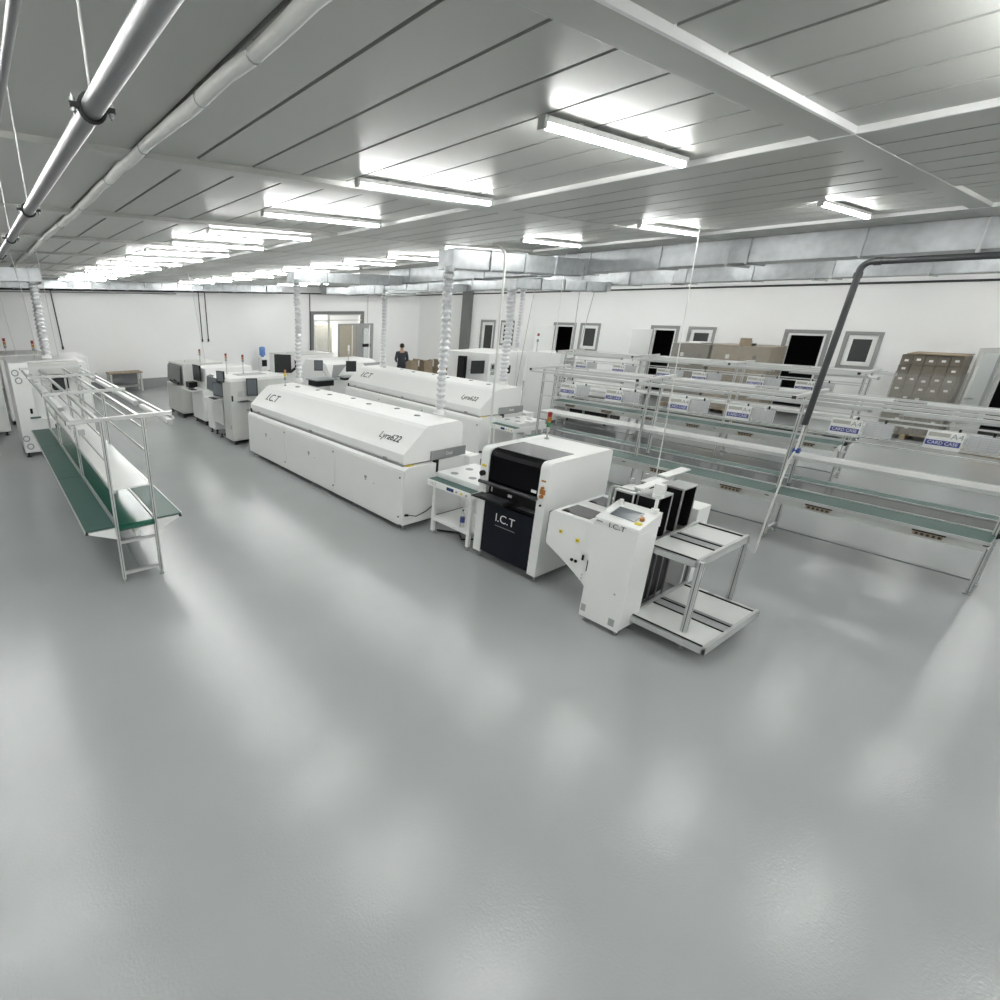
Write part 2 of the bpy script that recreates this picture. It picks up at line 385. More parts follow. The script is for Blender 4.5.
# black wall conduit all round plus drops
wc = empty('wall_conduit', (0, 0, 0), 'black conduit running along the far and right walls below the ducts', 'pipe')
MB().tube([(-6, YF-.06, 3.72), (XR-.2, YF-.06, 3.74), (XR-.06, YF-.2, 3.74), (XR-.06, -6, 3.72)], .028, 10).build('pipe', 'conduit_black', wc)
MB().box(-6, 7.2, YF-.12, YF-.02, 3.62, 3.66).build('ledge', 'frame_grey', wc)
def drop(x, y, z1, label, lean=0.0):
    o = MB().tube([(x, y, 3.72), (x+lean, y, z1)], .02, 8).cyl(x+lean, y, z1-.12, z1, .035, 8).build('hanging_conduit', 'conduit_black')
    return tag(o, label, 'cable')
drop(2.62, YF-.05, 1.75, 'black conduit dropping down the far wall above the left white cabinets', .10)
drop(8.15, YF-.05, 1.85, 'left of the two black conduits dropping down the far wall', .02)
drop(8.42, YF-.05, 1.85, 'right of the two black conduits dropping down the far wall', .02)
drop(13.55, YF-.05, 1.25, 'black conduit dropping beside the glazed far opening')
tag(MB().tube([(16.98, YF-.03, 3.7), (16.98, YF-.03, 2.2)], .012, 6).build('wall_cable', 'wire_grey'), 'thin grey cable down the far wall right of the glazed opening', 'cable')

# black service pipe with the elbow on the right
bp = empty('service_pipe', (8.35, 2.12, 0), 'black service pipe with an elbow dropping beside the right benches', 'pipe')
pts = [(0, -9, 3.575), (0, -0.10, 3.575)] + [(0, -0.10+0.09*sin(t), 3.575-0.09*(1-cos(t))) for t in [pi/12, pi/6, pi/4, pi/3, 5*pi/12, pi/2]] + [(0.0, 0.0, 3.2), (0.0, 0.05, 1.75)]
MB().tube(pts, .033, 12).build('pipe', 'conduit_black', bp)
MB().tube([(0, -0.11, 3.575), (0, -0.17, 3.575)], .041, 12).build('elbow_collar', 'conduit_black', bp)
MB().tube([(0, -.008, 3.47), (0, -.006, 3.41)], .041, 12).build('elbow_collar', 'conduit_black', bp)
MB().tube([(0, .05, 1.75), (0, 0.06, 1.42), (-.04, 0.08, 1.30), (-0.10, .10, .72), (-.14, .12, .01)], .011, 8).build('hose', 'conduit_white', bp)
b = MB().use('blue_plastic').tube([(0.02, .09, 1.42), (.02, .02, 1.42)], .035, 8).use('steel_leg').tube([(0.03, .1, 1.45), (0.03, .1, 1.30)], .022, 8); b.build('valve', None, bp)
for y in (-1.5, -3.6): MB().cyl(0, y, 3.61, ZC, .006, 6).build('hanger_rod', 'wire_grey', bp)

# ------------------------------------------------------------------ ducts
def duct_run(name, label, p0, p1, w, h, z0, joint=1.2, hang=True, m='galvanised'):
    """rectangular galvanised duct with standing joints, running along x or y"""
    root = empty(name, (p0[0], p0[1], 0), label, 'duct')
    L = math.hypot(p1[0]-p0[0], p1[1]-p0[1]); a = math.atan2(p1[1]-p0[1], p1[0]-p0[0]); root.rotation_euler = (0, 0, a)
    MB().box(0, L, -w/2, w/2, z0, z0+h).build('duct_body', m, root, .006)
    n = int(L/joint); nj = 0
    k = 0
    j = MB()
    for k in range(1, n+1):
        x = k*joint
        if x > L-.02: break
        f = MB().box(x-.012, x+.012, -w/2-.025, w/2+.025, z0-.022, z0).box(x-.012, x+.012, -w/2-.025, w/2+.025, z0+h, z0+h+.02)
        f.box(x-.012, x+.012, -w/2-.025, -w/2, z0, z0+h).box(x-.012, x+.012, w/2, w/2+.025, z0, z0+h)
        f.build('duct_flange', m, root)
        if hang and k % 2 == 0:
            hh = MB().box(x+.2, x+.24, -w/2-.08, w/2+.08, z0-.035, z0-.005)
            hb = hh.build('hanger_bracket', 'steel_leg', root)
            for s in (-1, 1): MB().cyl(x+.22, s*(w/2+.06), z0-.05, max(ZC-.02, z0+h+.01), .006, 6).build('hanger_rod', 'wire_grey', hb)
    return root
duct_run('ventilation_duct', 'big galvanised air duct hung under the ceiling on the right, upper one', (9.62, -6), (9.62, 11.6), .6, .32, 3.70)
duct_run('ventilation_duct', 'galvanised air duct below and behind the upper one on the right', (13.1, -6), (13.1, 18.5), .55, .32, 3.60)
duct_run('ventilation_duct', 'short branch duct above the tall spiral hose near the picture centre', (5.98, 6.15), (9.3, 6.15), .30, .26, 3.64, .8, False)
duct_run('ventilation_duct', 'branch duct ending above the spiral hose at the left end of the front oven', (6.15, 11.17), (9.3, 11.17), .32, .22, 3.64, .9, False)
duct_run('ventilation_duct', 'branch duct ending above the pair of spiral hoses right of centre', (9.4, 7.75), (12.8, 7.75), .32, .2, 3.47, .8, False)
duct_run('ventilation_duct', 'branch duct ending above the narrow spiral hose beside the worker', (9.6, 12.3), (12.8, 12.3), .32, .2, 3.57, .8, False)
dl = duct_run('ventilation_duct', 'bright branch duct end above the leaning spiral hose at far left', (-6, 13.7), (1.43, 13.7), .45, .27, 3.62, .9, True)
df = duct_run('ventilation_duct', 'long galvanised duct with square outlets along the far wall', (-6, YF-.75), (11.6, YF-.75), .45, .29, 3.74, .62, False)
for x in (6.9, 9.2, 11.9, 14.2, 17.0):
    o = MB().use('galvanised').box(x-.16, x+.16, -.30, -.225, 3.79, 3.99).use('slate_grey')
    for k in range(6): o.box(x-.13, x+.13, -.305, -.299, 3.80+k*.030, 3.818+k*.030)
    o.build('duct_outlet', None, df)
df2 = duct_run('ventilation_duct', 'low bright duct section on the far wall right of the glazed opening', (13.8, YF-.9), (19.2, YF-.9), .45, .3, 3.70, 1.1, False)

# spiral hoses
def spiral(x, y, z0, z1, r, label, lean=(0, 0)):
    b = MB(); n = int((z1-z0)/0.018); prof = []
    turns = int((z1-z0)/0.085)
    seg = turns*8; rings = []
    pts = []; rr = []
    for i in range(seg+1):
        t = i/seg; ph = (i % 8)/8
        pts.append((.006*sin(i*.07), .006*sin(i*.05), z0+(z1-z0)*t)); rr.append(r*(0.66+0.34*(sin(ph*2*pi)*.5+.5)))
    root = empty('spiral_duct', (x, y, 0), label, 'air hose', 'ribbed foil exhaust hoses')
    b.tube(pts, rr, 14); b.build('hose', 'foil', root)
    MB().cyl(0, 0, z1-.02, z1+.05, r*1.04, 16).build('hose_collar', 'galvanised', root)
    b = MB().cyl(lean[0], lean[1], z0-.02, z0+.05, r*1.04, 16).cyl(lean[0], lean[1], z0-.025, z0-.01, r*1.25, 16); b.build('hose_collar', 'powder_white', root)
    return root
spiral(5.95, 6.02, 1.545, 3.62, .078, 'ribbed silver exhaust hose rising from the near end of the front oven')
spiral(6.0, 10.6, 1.545, 3.62, .080, 'ribbed silver exhaust hose rising from the far end of the front oven')
spiral(9.5, 7.75, 1.535, 3.46, .10, 'ribbed silver exhaust hose rising from the near end of the rear oven')
spiral(9.72, 12.25, 1.535, 3.56, .085, 'ribbed silver exhaust hose at the far end of the rear oven near the worker')
spiral(13.45, 10.6, 1.925, 3.59, .075, 'thin distant ribbed exhaust hose just right of the larger one')
spiral(1.27, 13.7, 2.06, 3.61, .105, 'ribbed silver exhaust hose above the white cabinet at far left')

# thin hanging cables and conduits
def line3(name, pts, r, m, label, cat='cable'):
    return tag(MB().tube(pts, r, 8).build(name, m), label, cat)
line3('cable_conduit', [(6.8, 6.0, 4.0), (6.8, 5.9, 3.98), (6.8, 5.77, 3.88), (6.8, 5.74, 3.7), (6.8, 5.67, .01)], .017, 'conduit_white', 'white conduit bending down from the ceiling behind the black fronted machine')
line3('hanging_cable', [(7.77, 3.59, 4.03), (7.77, 3.5, 2.0), (7.77, 3.44, .01)], .007, 'conduit_white', 'thin white cord falling in front of the nearest right bench')
line3('hanging_cable', [(9.0, 6.26, 4.03), (9.0, 6.25, 2.5), (8.8, 6.2, 2.01)], .006, 'conduit_white', 'thin white cord falling at the left end of the nearest right bench')
line3('hanging_cable', [(12.3, 9.3, 4.0), (12.1, 9.4, 1.2), (12.1, 9.4, .02)], .010, 'wire_grey', 'thin grey cord left of the distant open black doorway')
line3('hanging_cable', [(13.5, 8.85, 3.6), (13.45, 8.8, 2.0)], .010, 'wire_grey', 'thin slanting cord left of two above the rear bench end')
line3('hanging_cable', [(13.5, 8.42, 3.6), (13.45, 8.6, 2.0)], .010, 'wire_grey', 'thin slanting cord right of two above the rear bench end')
for k, (x, lb) in enumerate([(.35, 'leftmost'), (.75, 'middle'), (1.15, 'rightmost')]):
    line3('hanging_cable', [(x, 11.0, 4.04), (x+.2, 12.6, 3.4), (x+.35, 13.6, 2.08)], .007, 'conduit_white', 'thin white cord above the far left cabinets, %s of three' % lb)
line3('hanging_cable', [(5.2, 15.2, 4.0), (5.3, 15.2, 3.4), (5.5, 15.2, 1.58)], .007, 'conduit_white', 'thin white cord falling to the white machines left of the front oven')

# ------------------------------------------------------------------ shared machine parts
def foot(parent, x, y, h=.09, r=.03, m='steel_leg'):
    return MB().cyl(x, y, 0, .015, r, 12).cyl(x, y, .015, h, r*.4, 8).cyl(x, y, h*.55, h*.75, r*.7, 6).build('foot', m, parent)
def tower(parent, x, y, z, h=.34, cols=('red', 'amber', 'green_lamp'), pole=.14, r=.024):
    t = MB().cyl(x, y, z, z+pole, .010, 8).cyl(x, y, z, z+.015, .03, 12).build('signal_tower', 'wire_grey', parent)
    n = len(cols); s = (h-pole)/n
    for i, c in enumerate(reversed(cols)):
        MB().cyl(x, y, z+pole+i*s, z+pole+(i+.9)*s, r, 12).build('signal_lamp', c, t)
    return t
def monitor(parent, c, w, h, yaw, tilt=0.0, scr='screen', stand=None, m='black_plastic'):
    """flat monitor facing direction yaw (0 = faces -X)"""
    M = Matrix.Translation(c) @ Matrix.Rotation(yaw, 4, 'Z') @ Matrix.Rotation(tilt, 4, 'Y')
    b = MB(); b.M = M; b.box(-.015, .02, -w/2, w/2, -h/2, h/2).box(.02, .05, -w/4, w/4, -h/4, h/4)
    o = b.build('monitor', m, parent, .004)
    s = MB(); s.M = M; s.box(-.017, -.014, -w/2+.02, w/2-.02, -h/2+.025, h/2-.02); s.build('screen', scr, o)
    if stand: 
        a = MB(); a.tube([tuple(M @ Vector((.05, 0, 0))), stand], .015, 8); a.build('monitor_arm', 'powder_grey', o)
    return o

# ------------------------------------------------------------------ reflow ovens
def oven(loc, rz, L, label, group='reflow ovens'):
    """front at x=0 facing -X, near end at y=0, far end at y=L"""
    r = empty('reflow_oven', loc, label, 'oven', group, rz)
    W = 1.55
    base = MB().prism_y([(0, .08), (0, .925), (.05, .965), (W-.05, .965), (W, .925), (W, .08)], .10, L-.02)
    # the two wings beside the infeed reach a little further than the middle
    base2 = MB().prism_y([(0, .10), (0, .925), (.05, .965), (.60, .965), (.60, .10)], 0, .12)
    base.add(base2.v, base2.f)
    base.box(1.3, W, .0, .12, .10, .955)
    base.build('base_cabinet', 'powder_white', r, .008)
    # door panels on the front
    n = 3; d0 = .02; dl = (L-.06)/n
    for i in range(n):
        y0 = .03+i*dl
        p = MB().box(-.012, 0.002, y0+.008, y0+dl-.008, .115, .90).build('door_panel', 'powder_white', r, .004)
        MB().box(-.0135, -.0115, y0+dl*.5-.03, y0+dl*.5+.03, .60, .64).box(-.0135, -.0115, y0+dl*.5-.018, y0+dl*.5+.018, .57, .59).box(-.0135, -.0115, y0+dl*.38-.01, y0+dl*.38+.01, .56, .575).build('door_lettering', 'print_grey', p)
        for z in (.82, .22):
            MB().tube([(-.022, y0+.05, z), (-.010, y0+.05, z)], .013, 10).build('lock', 'black_plastic', p)
            if i == 0: pass
    MB().box(.05, W-.05, .25, L-.25, .05, .105).build('plinth', 'black_plastic', r)
    hood = [(.06, .99), (.04, 1.02), (.045, 1.14), (.10, 1.19), (.43, 1.47), (.50, 1.505), (1.10, 1.52), (1.17, 1.49), (1.2, 1.42), (1.2, .99)]
    hd = MB().prism_y(hood, .09, L-.10).build('hood', 'powder_white', r, .008)
    MB().box(.045, 1.2, .11, L-.12, .962, .992).build('hood_gap', 'seam_line', r)
    # round vents on the hood top
    for k in range(7):
        y = .75+k*(L-1.5)/6; x = .98 if k % 2 else .86
        MB().cyl(x, y, 1.514, 1.519+0.004, .052, 16).cyl(x, y, 1.515, 1.526, .036, 16).build('hood_vent', 'slate_grey', hd)
    for y in (.5, L*.5, L-.5): MB().box(.028, .045, y-.04, y+.04, 1.0, 1.03).build('hood_latch', 'steel_leg', hd)
    # stainless infeed plate and black slot on the near end
    pl = MB().box(.56, 1.27, .066, .088, .985, 1.125).build('infeed_plate', 'steel_leg', r, .003)
    text('Dual', .07, 'print_white', pl, face_mat((.92, .064, 1.055), (1, 0, 0), (0, 0, 1)), name='plate_lettering')
    bx('infeed_slot', 'black_plastic', r, .62, .70, .05, .1, .80, .985)
    # emergency buttons
    for y, z in ((.10, .966), (L-.18, .966)):
        e = MB().box(.10, .22, y-.04, y+.06, z, z+.006).build('button_plate', 'yellow', r)
        MB().cyl(.16, y+.01, z+.006, z+.03, .022, 12).build('button_head', 'brass', e)
    MB().box(.03, .06, L-.16, L-.10, .965, 1.05).build('control_box', 'black_plastic', r)
    # lettering on the sloped front of the hood
    sl = Vector((.33, 0, .28)).normalized()
    nrm_y = (0, -1, 0)
    M = face_mat((.255, L-.75, 1.325), nrm_y, tuple(sl)); text('I.C.T', .25, 'print_black', r, M, .002)
    M = face_mat((.205, L-.75, 1.27), nrm_y, tuple(sl))
    M = face_mat((.205, .60, 1.285), nrm_y, tuple(sl)); text('Lyra622', .165, 'print_black', r, M, .002, sx=.9)
    for x in (.08, W-.08):
        for y in (.08, L*.25, L*.5, L*.75, L-.08): foot(r, x, y, .11)
    MB().tube([(.06, -.002, .26), (.25, -.012, .20), (.45, -.01, .24), (.58, -.004, .30)], .006, 6).tube([(.03, -.01, .26), (.09, -.012, .25)], .018, 8).build('power_cable', 'black_plastic', r)
    return r
ov = oven((4.73, 5.39, 0), 0, 5.3, 'long white reflow oven in front with a trapezoid hood')
tower(ov, .75, 4.9, 1.51, .34, ('amber', 'yellow', 'slate_grey'), .12)
ov2 = oven((8.40, 7.30, 0), radians(-4.5), 5.6, 'long white reflow oven behind the front one, further back')

# ------------------------------------------------------------------ conveyors between machines
def conveyor(loc, rz, label, L=.80, bottle=False):
    r = empty('link_conveyor', loc, label, 'conveyor', 'white link conveyors', rz)
    W = .95
    bx('table_frame', 'powder_white', r, .02, W, 0, L, .76, .845, .006)
    MB().box(0, .022, 0, L, .765, .85).build('control_strip', 'powder_white', r, .003)
    bx('belt_edge', 'green_mat', r, .02, .17, .01, L-.01, .845, .853)
    cv = bx('top_cover', 'powder_white', r, .17, W-.03, .02, L-.02, .845, .93, .006)
    for (x, y) in ((.30, L*.72), (.34, L*.35), (.62, L*.75), (.68, L*.35), (.45, L*.12), (.8, L*.55)):
        MB().cyl(x, y, .929, .933, .055, 18).build('cover_hole', 'slate_grey', cv)
    sc = MB().box(-.003, 0, L*.36, L*.52, .785, .83).build('display', 'screen_blue', r)
    for y, c in ((L*.29, 'panel_grey'), (L*.18, 'yellow'), (L*.07, 'panel_grey')):
        MB().tube([(-.014, y, .808), (0, y, .808)], .014, 12).build('push_button', c, r)
    text('I.C.T', .055, 'print_grey', r, txt_x(-.002, L*.84, .808), .0008)
    for x in (.12, W-.08):
        for y in (.04, L-.08):
            lg = bx('leg', 'powder_white', r, x-.025, x+.025, y-.0, y+.05, .05, .76, .003)
            MB().cyl(x, y+.025, 0, .012, .03, 12).cyl(x, y+.025, .012, .055, .012, 8).build('foot', 'steel_leg', lg)
    bx('lower_shelf', 'powder_white', r, .10, W-.06, .04, L-.03, .22, .26, .003)
    bx('psu_box', 'powder_white', r, .40, .56, .12, .34, .42, .66, .006)
    return r
conveyor((4.96, 4.37, 0), 0, 'white link conveyor with round holes between front oven and black fronted machine')
conveyor((8.60, 6.62, 0), radians(-4.5), 'white link conveyor at the near end of the rear oven', .66)
wb = empty('water_bottle', (5.14, 4.62, .26), 'clear water bottle with blue label on the front conveyor shelf', 'bottle')
MB().lathe([(0, 0), (.030, 0), (.033, .01), (.033, .17), (.026, .20), (.012, .225), (.012, .24)], n=16).build('bottle', 'clear_sleeve', wb)
MB().lathe([(.0335, .075), (.0335, .15)], n=16).build('bottle_label', 'print_blue', wb)
MB().cyl(0, 0, .238, .255, .014, 12).build('bottle_cap', 'blue_plastic', wb)
tag(MB().tube([(5.2, 5.15, .012), (5.4, 4.9, .012), (5.25, 4.7, .012), (5.6, 4.5, .012), (5.9, 4.6, .012)], .012, 6).build('floor_cable', 'black_plastic'), 'black cable lying under the front link conveyor', 'cable')

# ------------------------------------------------------------------ inspection machine with black front
ao = empty('inspection_machine', (5.03, 3.33, 0), 'white cabinet machine with glossy black front and orange buttons', 'machine')
W, D = .97, 1.22
def rprof(d, z0, z1, r=.07, n=5):       # side profile with rounded front top edge (x, z)
    p = [(0, z0)]
    for i in range(n+1):
        a = pi - (pi/2)*i/n; p.append((r+r*cos(a), z1-r+r*sin(a)))
    for i in range(n+1):
        a = pi/2 - (pi/2)*i/n; p.append((d-.04+.04*cos(a), z1-.04+.04*sin(a)))
    p += [(d, z0)]
    return p
cheek_prof = rprof(D, .09, 1.49)
bd = MB().prism_y(cheek_prof, 0, .115).build('side_cheek', 'powder_white', ao, .01)
MB().prism_y(cheek_prof, W-.115, W).build('side_cheek', 'powder_white', ao, .01)
MB().box(.62, D-.03, .115, W-.115, .09, 1.488).box(.08, .62, .115, W-.115, .09, .55).build('body', 'powder_white', ao, .004)
MB().prism_y([(.025, 1.06), (.025, 1.40), (.045, 1.455), (.10, 1.478), (.62, 1.484), (.62, 1.06)], .118, W-.118).build('front_lid', 'black_gloss', ao, .006)
MB().box(.11, .615, .125, W-.125, 1.482, 1.489).build('lid_top', 'black_lid', ao, .003)
MB().tube([(-.03, .10, 1.055), (-.03, W-.02, 1.055)], .022, 10).box(-.03, .03, .11, W-.11, 1.035, 1.06).build('lid_handle', 'black_lid', ao)
bx('keyboard_bay', 'black_plastic', ao, .06, .60, .118, W-.118, .80, 1.035)
MB().prism_x([(.118, .12), (W-.118, .12), (W-.118, .80), (.118, .80)], .008, .06).build('front_door', 'navy_black', ao, .006)
tr = MB().box(-.20, .08, .40, W-.06, .895, .912).build('keyboard_tray', 'black_plastic', ao, .004)
MB().box(-.17, -.02, .45, .80, .912, .926).build('keyboard', 'black_lid', tr, .003)
MB().box(-.02, .09, .12, .36, .868, .876).build('mouse_shelf', 'black_lid', ao)
text('I.C.T', .15, 'print_white', ao, txt_x(.006, .52, .64), .001)
MB().box(.005, .008, .36, .66, .535, .542).build('underline', 'print_grey', ao)
MB().box(.022, .026, .15, .22, 1.10, 1.135).box(.058, .062, .50, .56, .93, .965).build('badge', 'print_white', ao)
MB().box(.058, .062, .80, .82, .93, 1.0).build('badge', 'print_white', ao)
MB().box(-.003, 0, .02, .09, 1.12, 1.18).box(-.003, 0, .03, .085, 1.27, 1.29).build('button_plate', 'amber', ao)
MB().tube([(-.03, .055, 1.10), (0, .055, 1.10)], .022, 12).build('push_button', 'orange', ao)
MB().tube([(-.02, .055, 1.20), (0, .055, 1.20)], .018, 12).build('push_button', 'amber', ao)
MB().tube([(-.02, .055, .99), (0, .055, .99)], .012, 12).build('key_switch', 'black_plastic', ao)
MB().tube([(-.04, W-.055, 1.16), (0, W-.055, 1.16)], .035, 14).build('stop_switch', 'black_plastic', ao)
bx('warning_label', 'yellow', ao, -.002, 0, W-.09, W-.02, 1.24, 1.27)
bx('side_slot', 'slate_grey', ao, .10, .26, -.003, 0.002, .66, .92)
for x in (.08, D-.08):
    for y in (.06, W-.06): foot(ao, x, y, .10, .032)
MB().box(.2, D-.15, .2, W-.2, .04, .09).build('plinth', 'black_plastic', ao)
tower(ao, 1.0, .78, 1.488, .36, ('red', 'amber', 'green_lamp'), .16, .027)

# ------------------------------------------------------------------ board loader with magazines
ld = empty('board_loader', (4.80, 2.18, 0), 'white board loader with touch screen and two level magazine table', 'machine')
# control column with sloped top
MB().prism_x([(0, .06), (0, 1.135), (.42, 1.135), (.42, .06)], 0, .36).build('control_column', 'powder_white', ld, .025, )
tp = MB().prism_y([(-.006, 1.13), (-.006, 1.175), (.37, 1.275), (.37, 1.13)], -.006, .426).build('column_top', 'powder_white', ld, .008)
M = face_mat((.17, .225, 1.2255), (0, -1, 0), (.376, 0, .10))
sc = MB(); sc.M = M; sc.box(-.115, .125, -.085, .085, 0, .004); sc.build('touch_screen', 'screen_grey', tp)
sc = MB(); sc.M = M; sc.use('amber').tube([(.165, -.03, 0), (.165, -.03, .03)], .022, 14).use('yellow').box(.14, .20, -.12, -.08, 0, .003); sc.build('stop_button', None, tp)
text('I.C.T', .07, 'print_black', ld, txt_x(-.0085, .20, 1.13), .001, sx=1.2)
bx('badge', 'print_grey', ld, -.009, -.005, .345, .405, 1.135, 1.147)
bx('corner_label', 'panel_grey', ld, -.001, .002, .36, .41, .12, .20); bx('corner_label', 'panel_grey', ld, -.001, .002, .05, .11, .10, .18)
MB().tube([(-.002, .10, .45), (.002, .10, .45)], .010, 10).build('lock', 'panel_grey', ld)
# infeed hopper that narrows downwards to the column
hp = [(.40, .30)]
for i in range(9):
    t = i/8; hp.append((.40+.55*t, .30+.36*(t**0.75)*1.0))
hp += [(.965, .70), (.965, 1.02), (.93, 1.06), (.40, 1.06)]
MB().prism_x(hp, .06, .36).build('infeed_hopper', 'powder_white', ld, .012)
MB().prism_x([(.52, .55), (.965, .70), (.965, 1.02), (.93, 1.06), (.52, 1.06)], .36, 1.0).build('infeed_hopper', 'powder_white', ld, .012)
for x0, x1 in ((.13, .42), (.62, .90)):
    w = MB().box(x0, x1, .56, .88, 1.058, 1.066).build('acrylic_cover', 'acrylic_smoke', ld, .002)
    MB().box(x0+.0, x0+.03, .80, .86, 1.066, 1.075).build('cover_hinge', 'black_plastic', w)
for x in (.50, .56):
    MB().box(x-.02, x+.03, .47, .52, 1.06, 1.13).build('sensor_block', 'clear_sleeve', ld, .004)
for y, z in ((.80, .86), (.60, .83)):
    e = MB().box(.046, .052, y-.018, y+.018, z-.018, z+.018).build('warning_label', 'yellow', ld)
    MB().tube([(.04, y, z), (.048, y, z)], .006, 8).build('lock', 'print_black', e)
MB().box(.046, .052, .435, .455, .54, .66).build('port', 'black_plastic', ld)
MB().box(.046, .052, .50, .52, .64, .70).build('port', 'black_plastic', ld)
for y in (.575, .53): MB().tube([(.042, y+.05, .60), (.052, y+.05, .60)], .017, 12).build('port', 'black_plastic', ld)
for y in (.44, .49):
    for z in (.48, .44, .40): MB().tube([(.046, y, z), (.052, y, z)], .006, 8).build('screw', 'print_grey', ld)
# mechanism behind the column
MB().box(.42, 1.05, .12, .46, .16, .80).build('lift_mechanism', 'black_plastic', ld, .01)
for x in (.40, .56, .72, .88, 1.04): MB().box(x, x+.012, .105, .12, .12, .80).build('guide_rod', 'steel_leg', ld)
MB().box(.47, .53, .10, .105, .62, .70).build('rating_label', 'paper', ld)
MB().box(.38, 1.08, .10, .50, .80, .86).build('lift_platform', 'steel_leg', ld)
MB().box(.38, 1.08, .10, .50, .06, .10).build('base_tray', 'slate_grey', ld)
for x in (.05, .32):
    for y in (.05, .37): foot(ld, x, y, .08)
# the magazine table: extruded aluminium frame with two trays
def profile_post(parent, x0, y0, z0, z1, s=.045, name='table_leg'):
    o = MB().use('aluminium').box(x0, x0+s, y0, y0+s, z0, z1).use('aluminium_groove')
    c = s/2
    o.box(x0-.001, x0, y0+c-.004, y0+c+.004, z0, z1).box(x0+c-.004, x0+c+.004, y0-.001, y0, z0, z1)
    return o.build(name, None, parent)
TX0, TX1, TY0, TY1 = .25, 1.46, -.47, .10
for zt, nm, tx0, tx1, ty0, ty1 in ((.84, 'upper_tray', .38, 1.44, -.40, .085), (.13, 'lower_tray', .20, 1.36, -.68, .04)):
    f = MB().use('aluminium').box(tx0, tx1, ty0, ty0+.03, zt-.0, zt+.085).box(tx0, tx1, ty1-.03, ty1, zt, zt+.085).box(tx1-.03, tx1, ty0, ty1, zt, zt+.075).box(tx0, tx0+.03, ty0, ty1, zt, zt+.06)
    f.box(tx0, tx1, ty0-.002, ty0, zt+.03, zt+.034)
    tf = f.build(nm, None, ld, .002)
    mid = (tx0+tx1)/2
    for xa, xb in ((tx0+.03, mid-.12), (mid+.10, tx1-.03)): MB().box(xa, xb, ty0+.03, ty1-.03, zt+.045, zt+.06).build('tray_plate', 'shelf_white', tf)
    MB().box(mid-.12, mid+.02, ty0+.03, ty1-.03, zt+.04, zt+.062).build('tray_channel', 'panel_grey', tf)
    MB().box(mid+.02, mid+.10, ty0+.03, ty1-.03, zt+.045, zt+.058).build('tray_slot', 'slate_grey', tf)
    for x in (tx0+.03, mid-.13, mid+.02, tx1-.045):
        MB().box(x, x+.012, ty0+.03, ty1-.03, zt+.058, zt+.072).build('guide_rail', 'rubber', tf)
# the guides of the real table run inwards, from the outer edge to the lift
lg = profile_post(ld, .33, -.45, .05, .93, .05); profile_post(ld, 1.40, -.41, .05, .84, .045); profile_post(ld, 1.40, .03, .05, .84, .045)
for x, y in ((.355, -.425), (1.42, -.385), (1.42, .055), (.30, .02)):
    MB().cyl(x, y, 0, .015, .034, 12).cyl(x, y, .015, .06, .013, 8).build('foot', 'steel_leg', ld)
# signal lamp and small fittings on the column
MB().cyl(.33, .05, 1.26, 1.30, .035, 12).cyl(.33, .05, 1.30, 1.42, .016, 10).cyl(.33, .05, 1.42, 1.45, .05, 12).box(.295, .365, .01, .09, 1.45, 1.55).build('signal_lamp', 'powder_white', ld, .004)
MB().cyl(.30, .36, 1.25, 1.31, .02, 10).build('knob', 'powder_white', ld)
# lifting frame with white cover plates
fr = MB()
for x, y in ((.39, .52), (.765, .52), (1.06, .52), (.77, .19)): fr.box(x, x+.035, y, y+.03, .86, 1.40)
fr.box(.38, 1.10, .27, .30, 1.40, 1.43).box(.77, .80, .19, .30, 1.385, 1.40).box(.39, .42, .28, .55, 1.385, 1.40)
fr.build('lift_frame', 'aluminium', ld, .002)
MB().box(.38, .88, .22, .31, 1.43, 1.445).build('cover_plate', 'powder_white', ld, .003)
MB().box(.92, 1.42, .26, .36, 1.45, 1.465).box(1.0, 1.03, .28, .31, 1.40, 1.45).build('cover_plate', 'powder_white', ld, .003)
bx('rear_cabinet', 'powder_white', ld, 1.50, 1.80, .12, .36, .05, 1.02, .01)

def magazine(loc, label):
    """open sided board rack: aluminium end plates, black slotted walls"""
    r = empty('board_magazine', loc, label, 'magazine', 'black board magazines on the loader')
    w, d, h = .28, .19, .50     # x, y, z
    for x in (0, w-.016): MB().box(x, x+.016, 0, d, .02, h-.02).build('slotted_wall', 'black_plastic', r)
    ff = MB().use('black_plastic')
    for k in range(26): ff.box(.016, .022, .01, d-.01, .03+k*.018, .036+k*.018).box(w-.022, w-.016, .01, d-.01, .03+k*.018, .036+k*.018)
    ff.build('slot_ribs', None, r)
    MB().box(.02, w-.02, d*.5-.01, d*.5+.01, .02, h-.02).build('divider', 'black_plastic', r)
    MB().box(-.008, w+.008, -.005, d+.005, 0, .02).build('base_plate', 'aluminium', r, .002)
    MB().box(-.008, w+.008, -.005, d+.005, h-.02, h).build('top_plate', 'aluminium', r, .002)
    for x in (-.008, w-.006):
        for y in (-.006, d-.010): MB().box(x, x+.014, y, y+.014, .02, h-.02).build('corner_rod', 'aluminium', r)
    return r
magazine((5.27, 2.285, .862), 'black board magazine beside the touch screen, nearest on the loader')
magazine((5.78, 2.285, .862), 'black board magazine on the right of the loader, front one of its pair')
magazine((5.22, 2.49, .862), 'black board magazine behind the touch screen, left rear')
magazine((5.70, 2.49, .862), 'black board magazine right rear under the raised white plate')

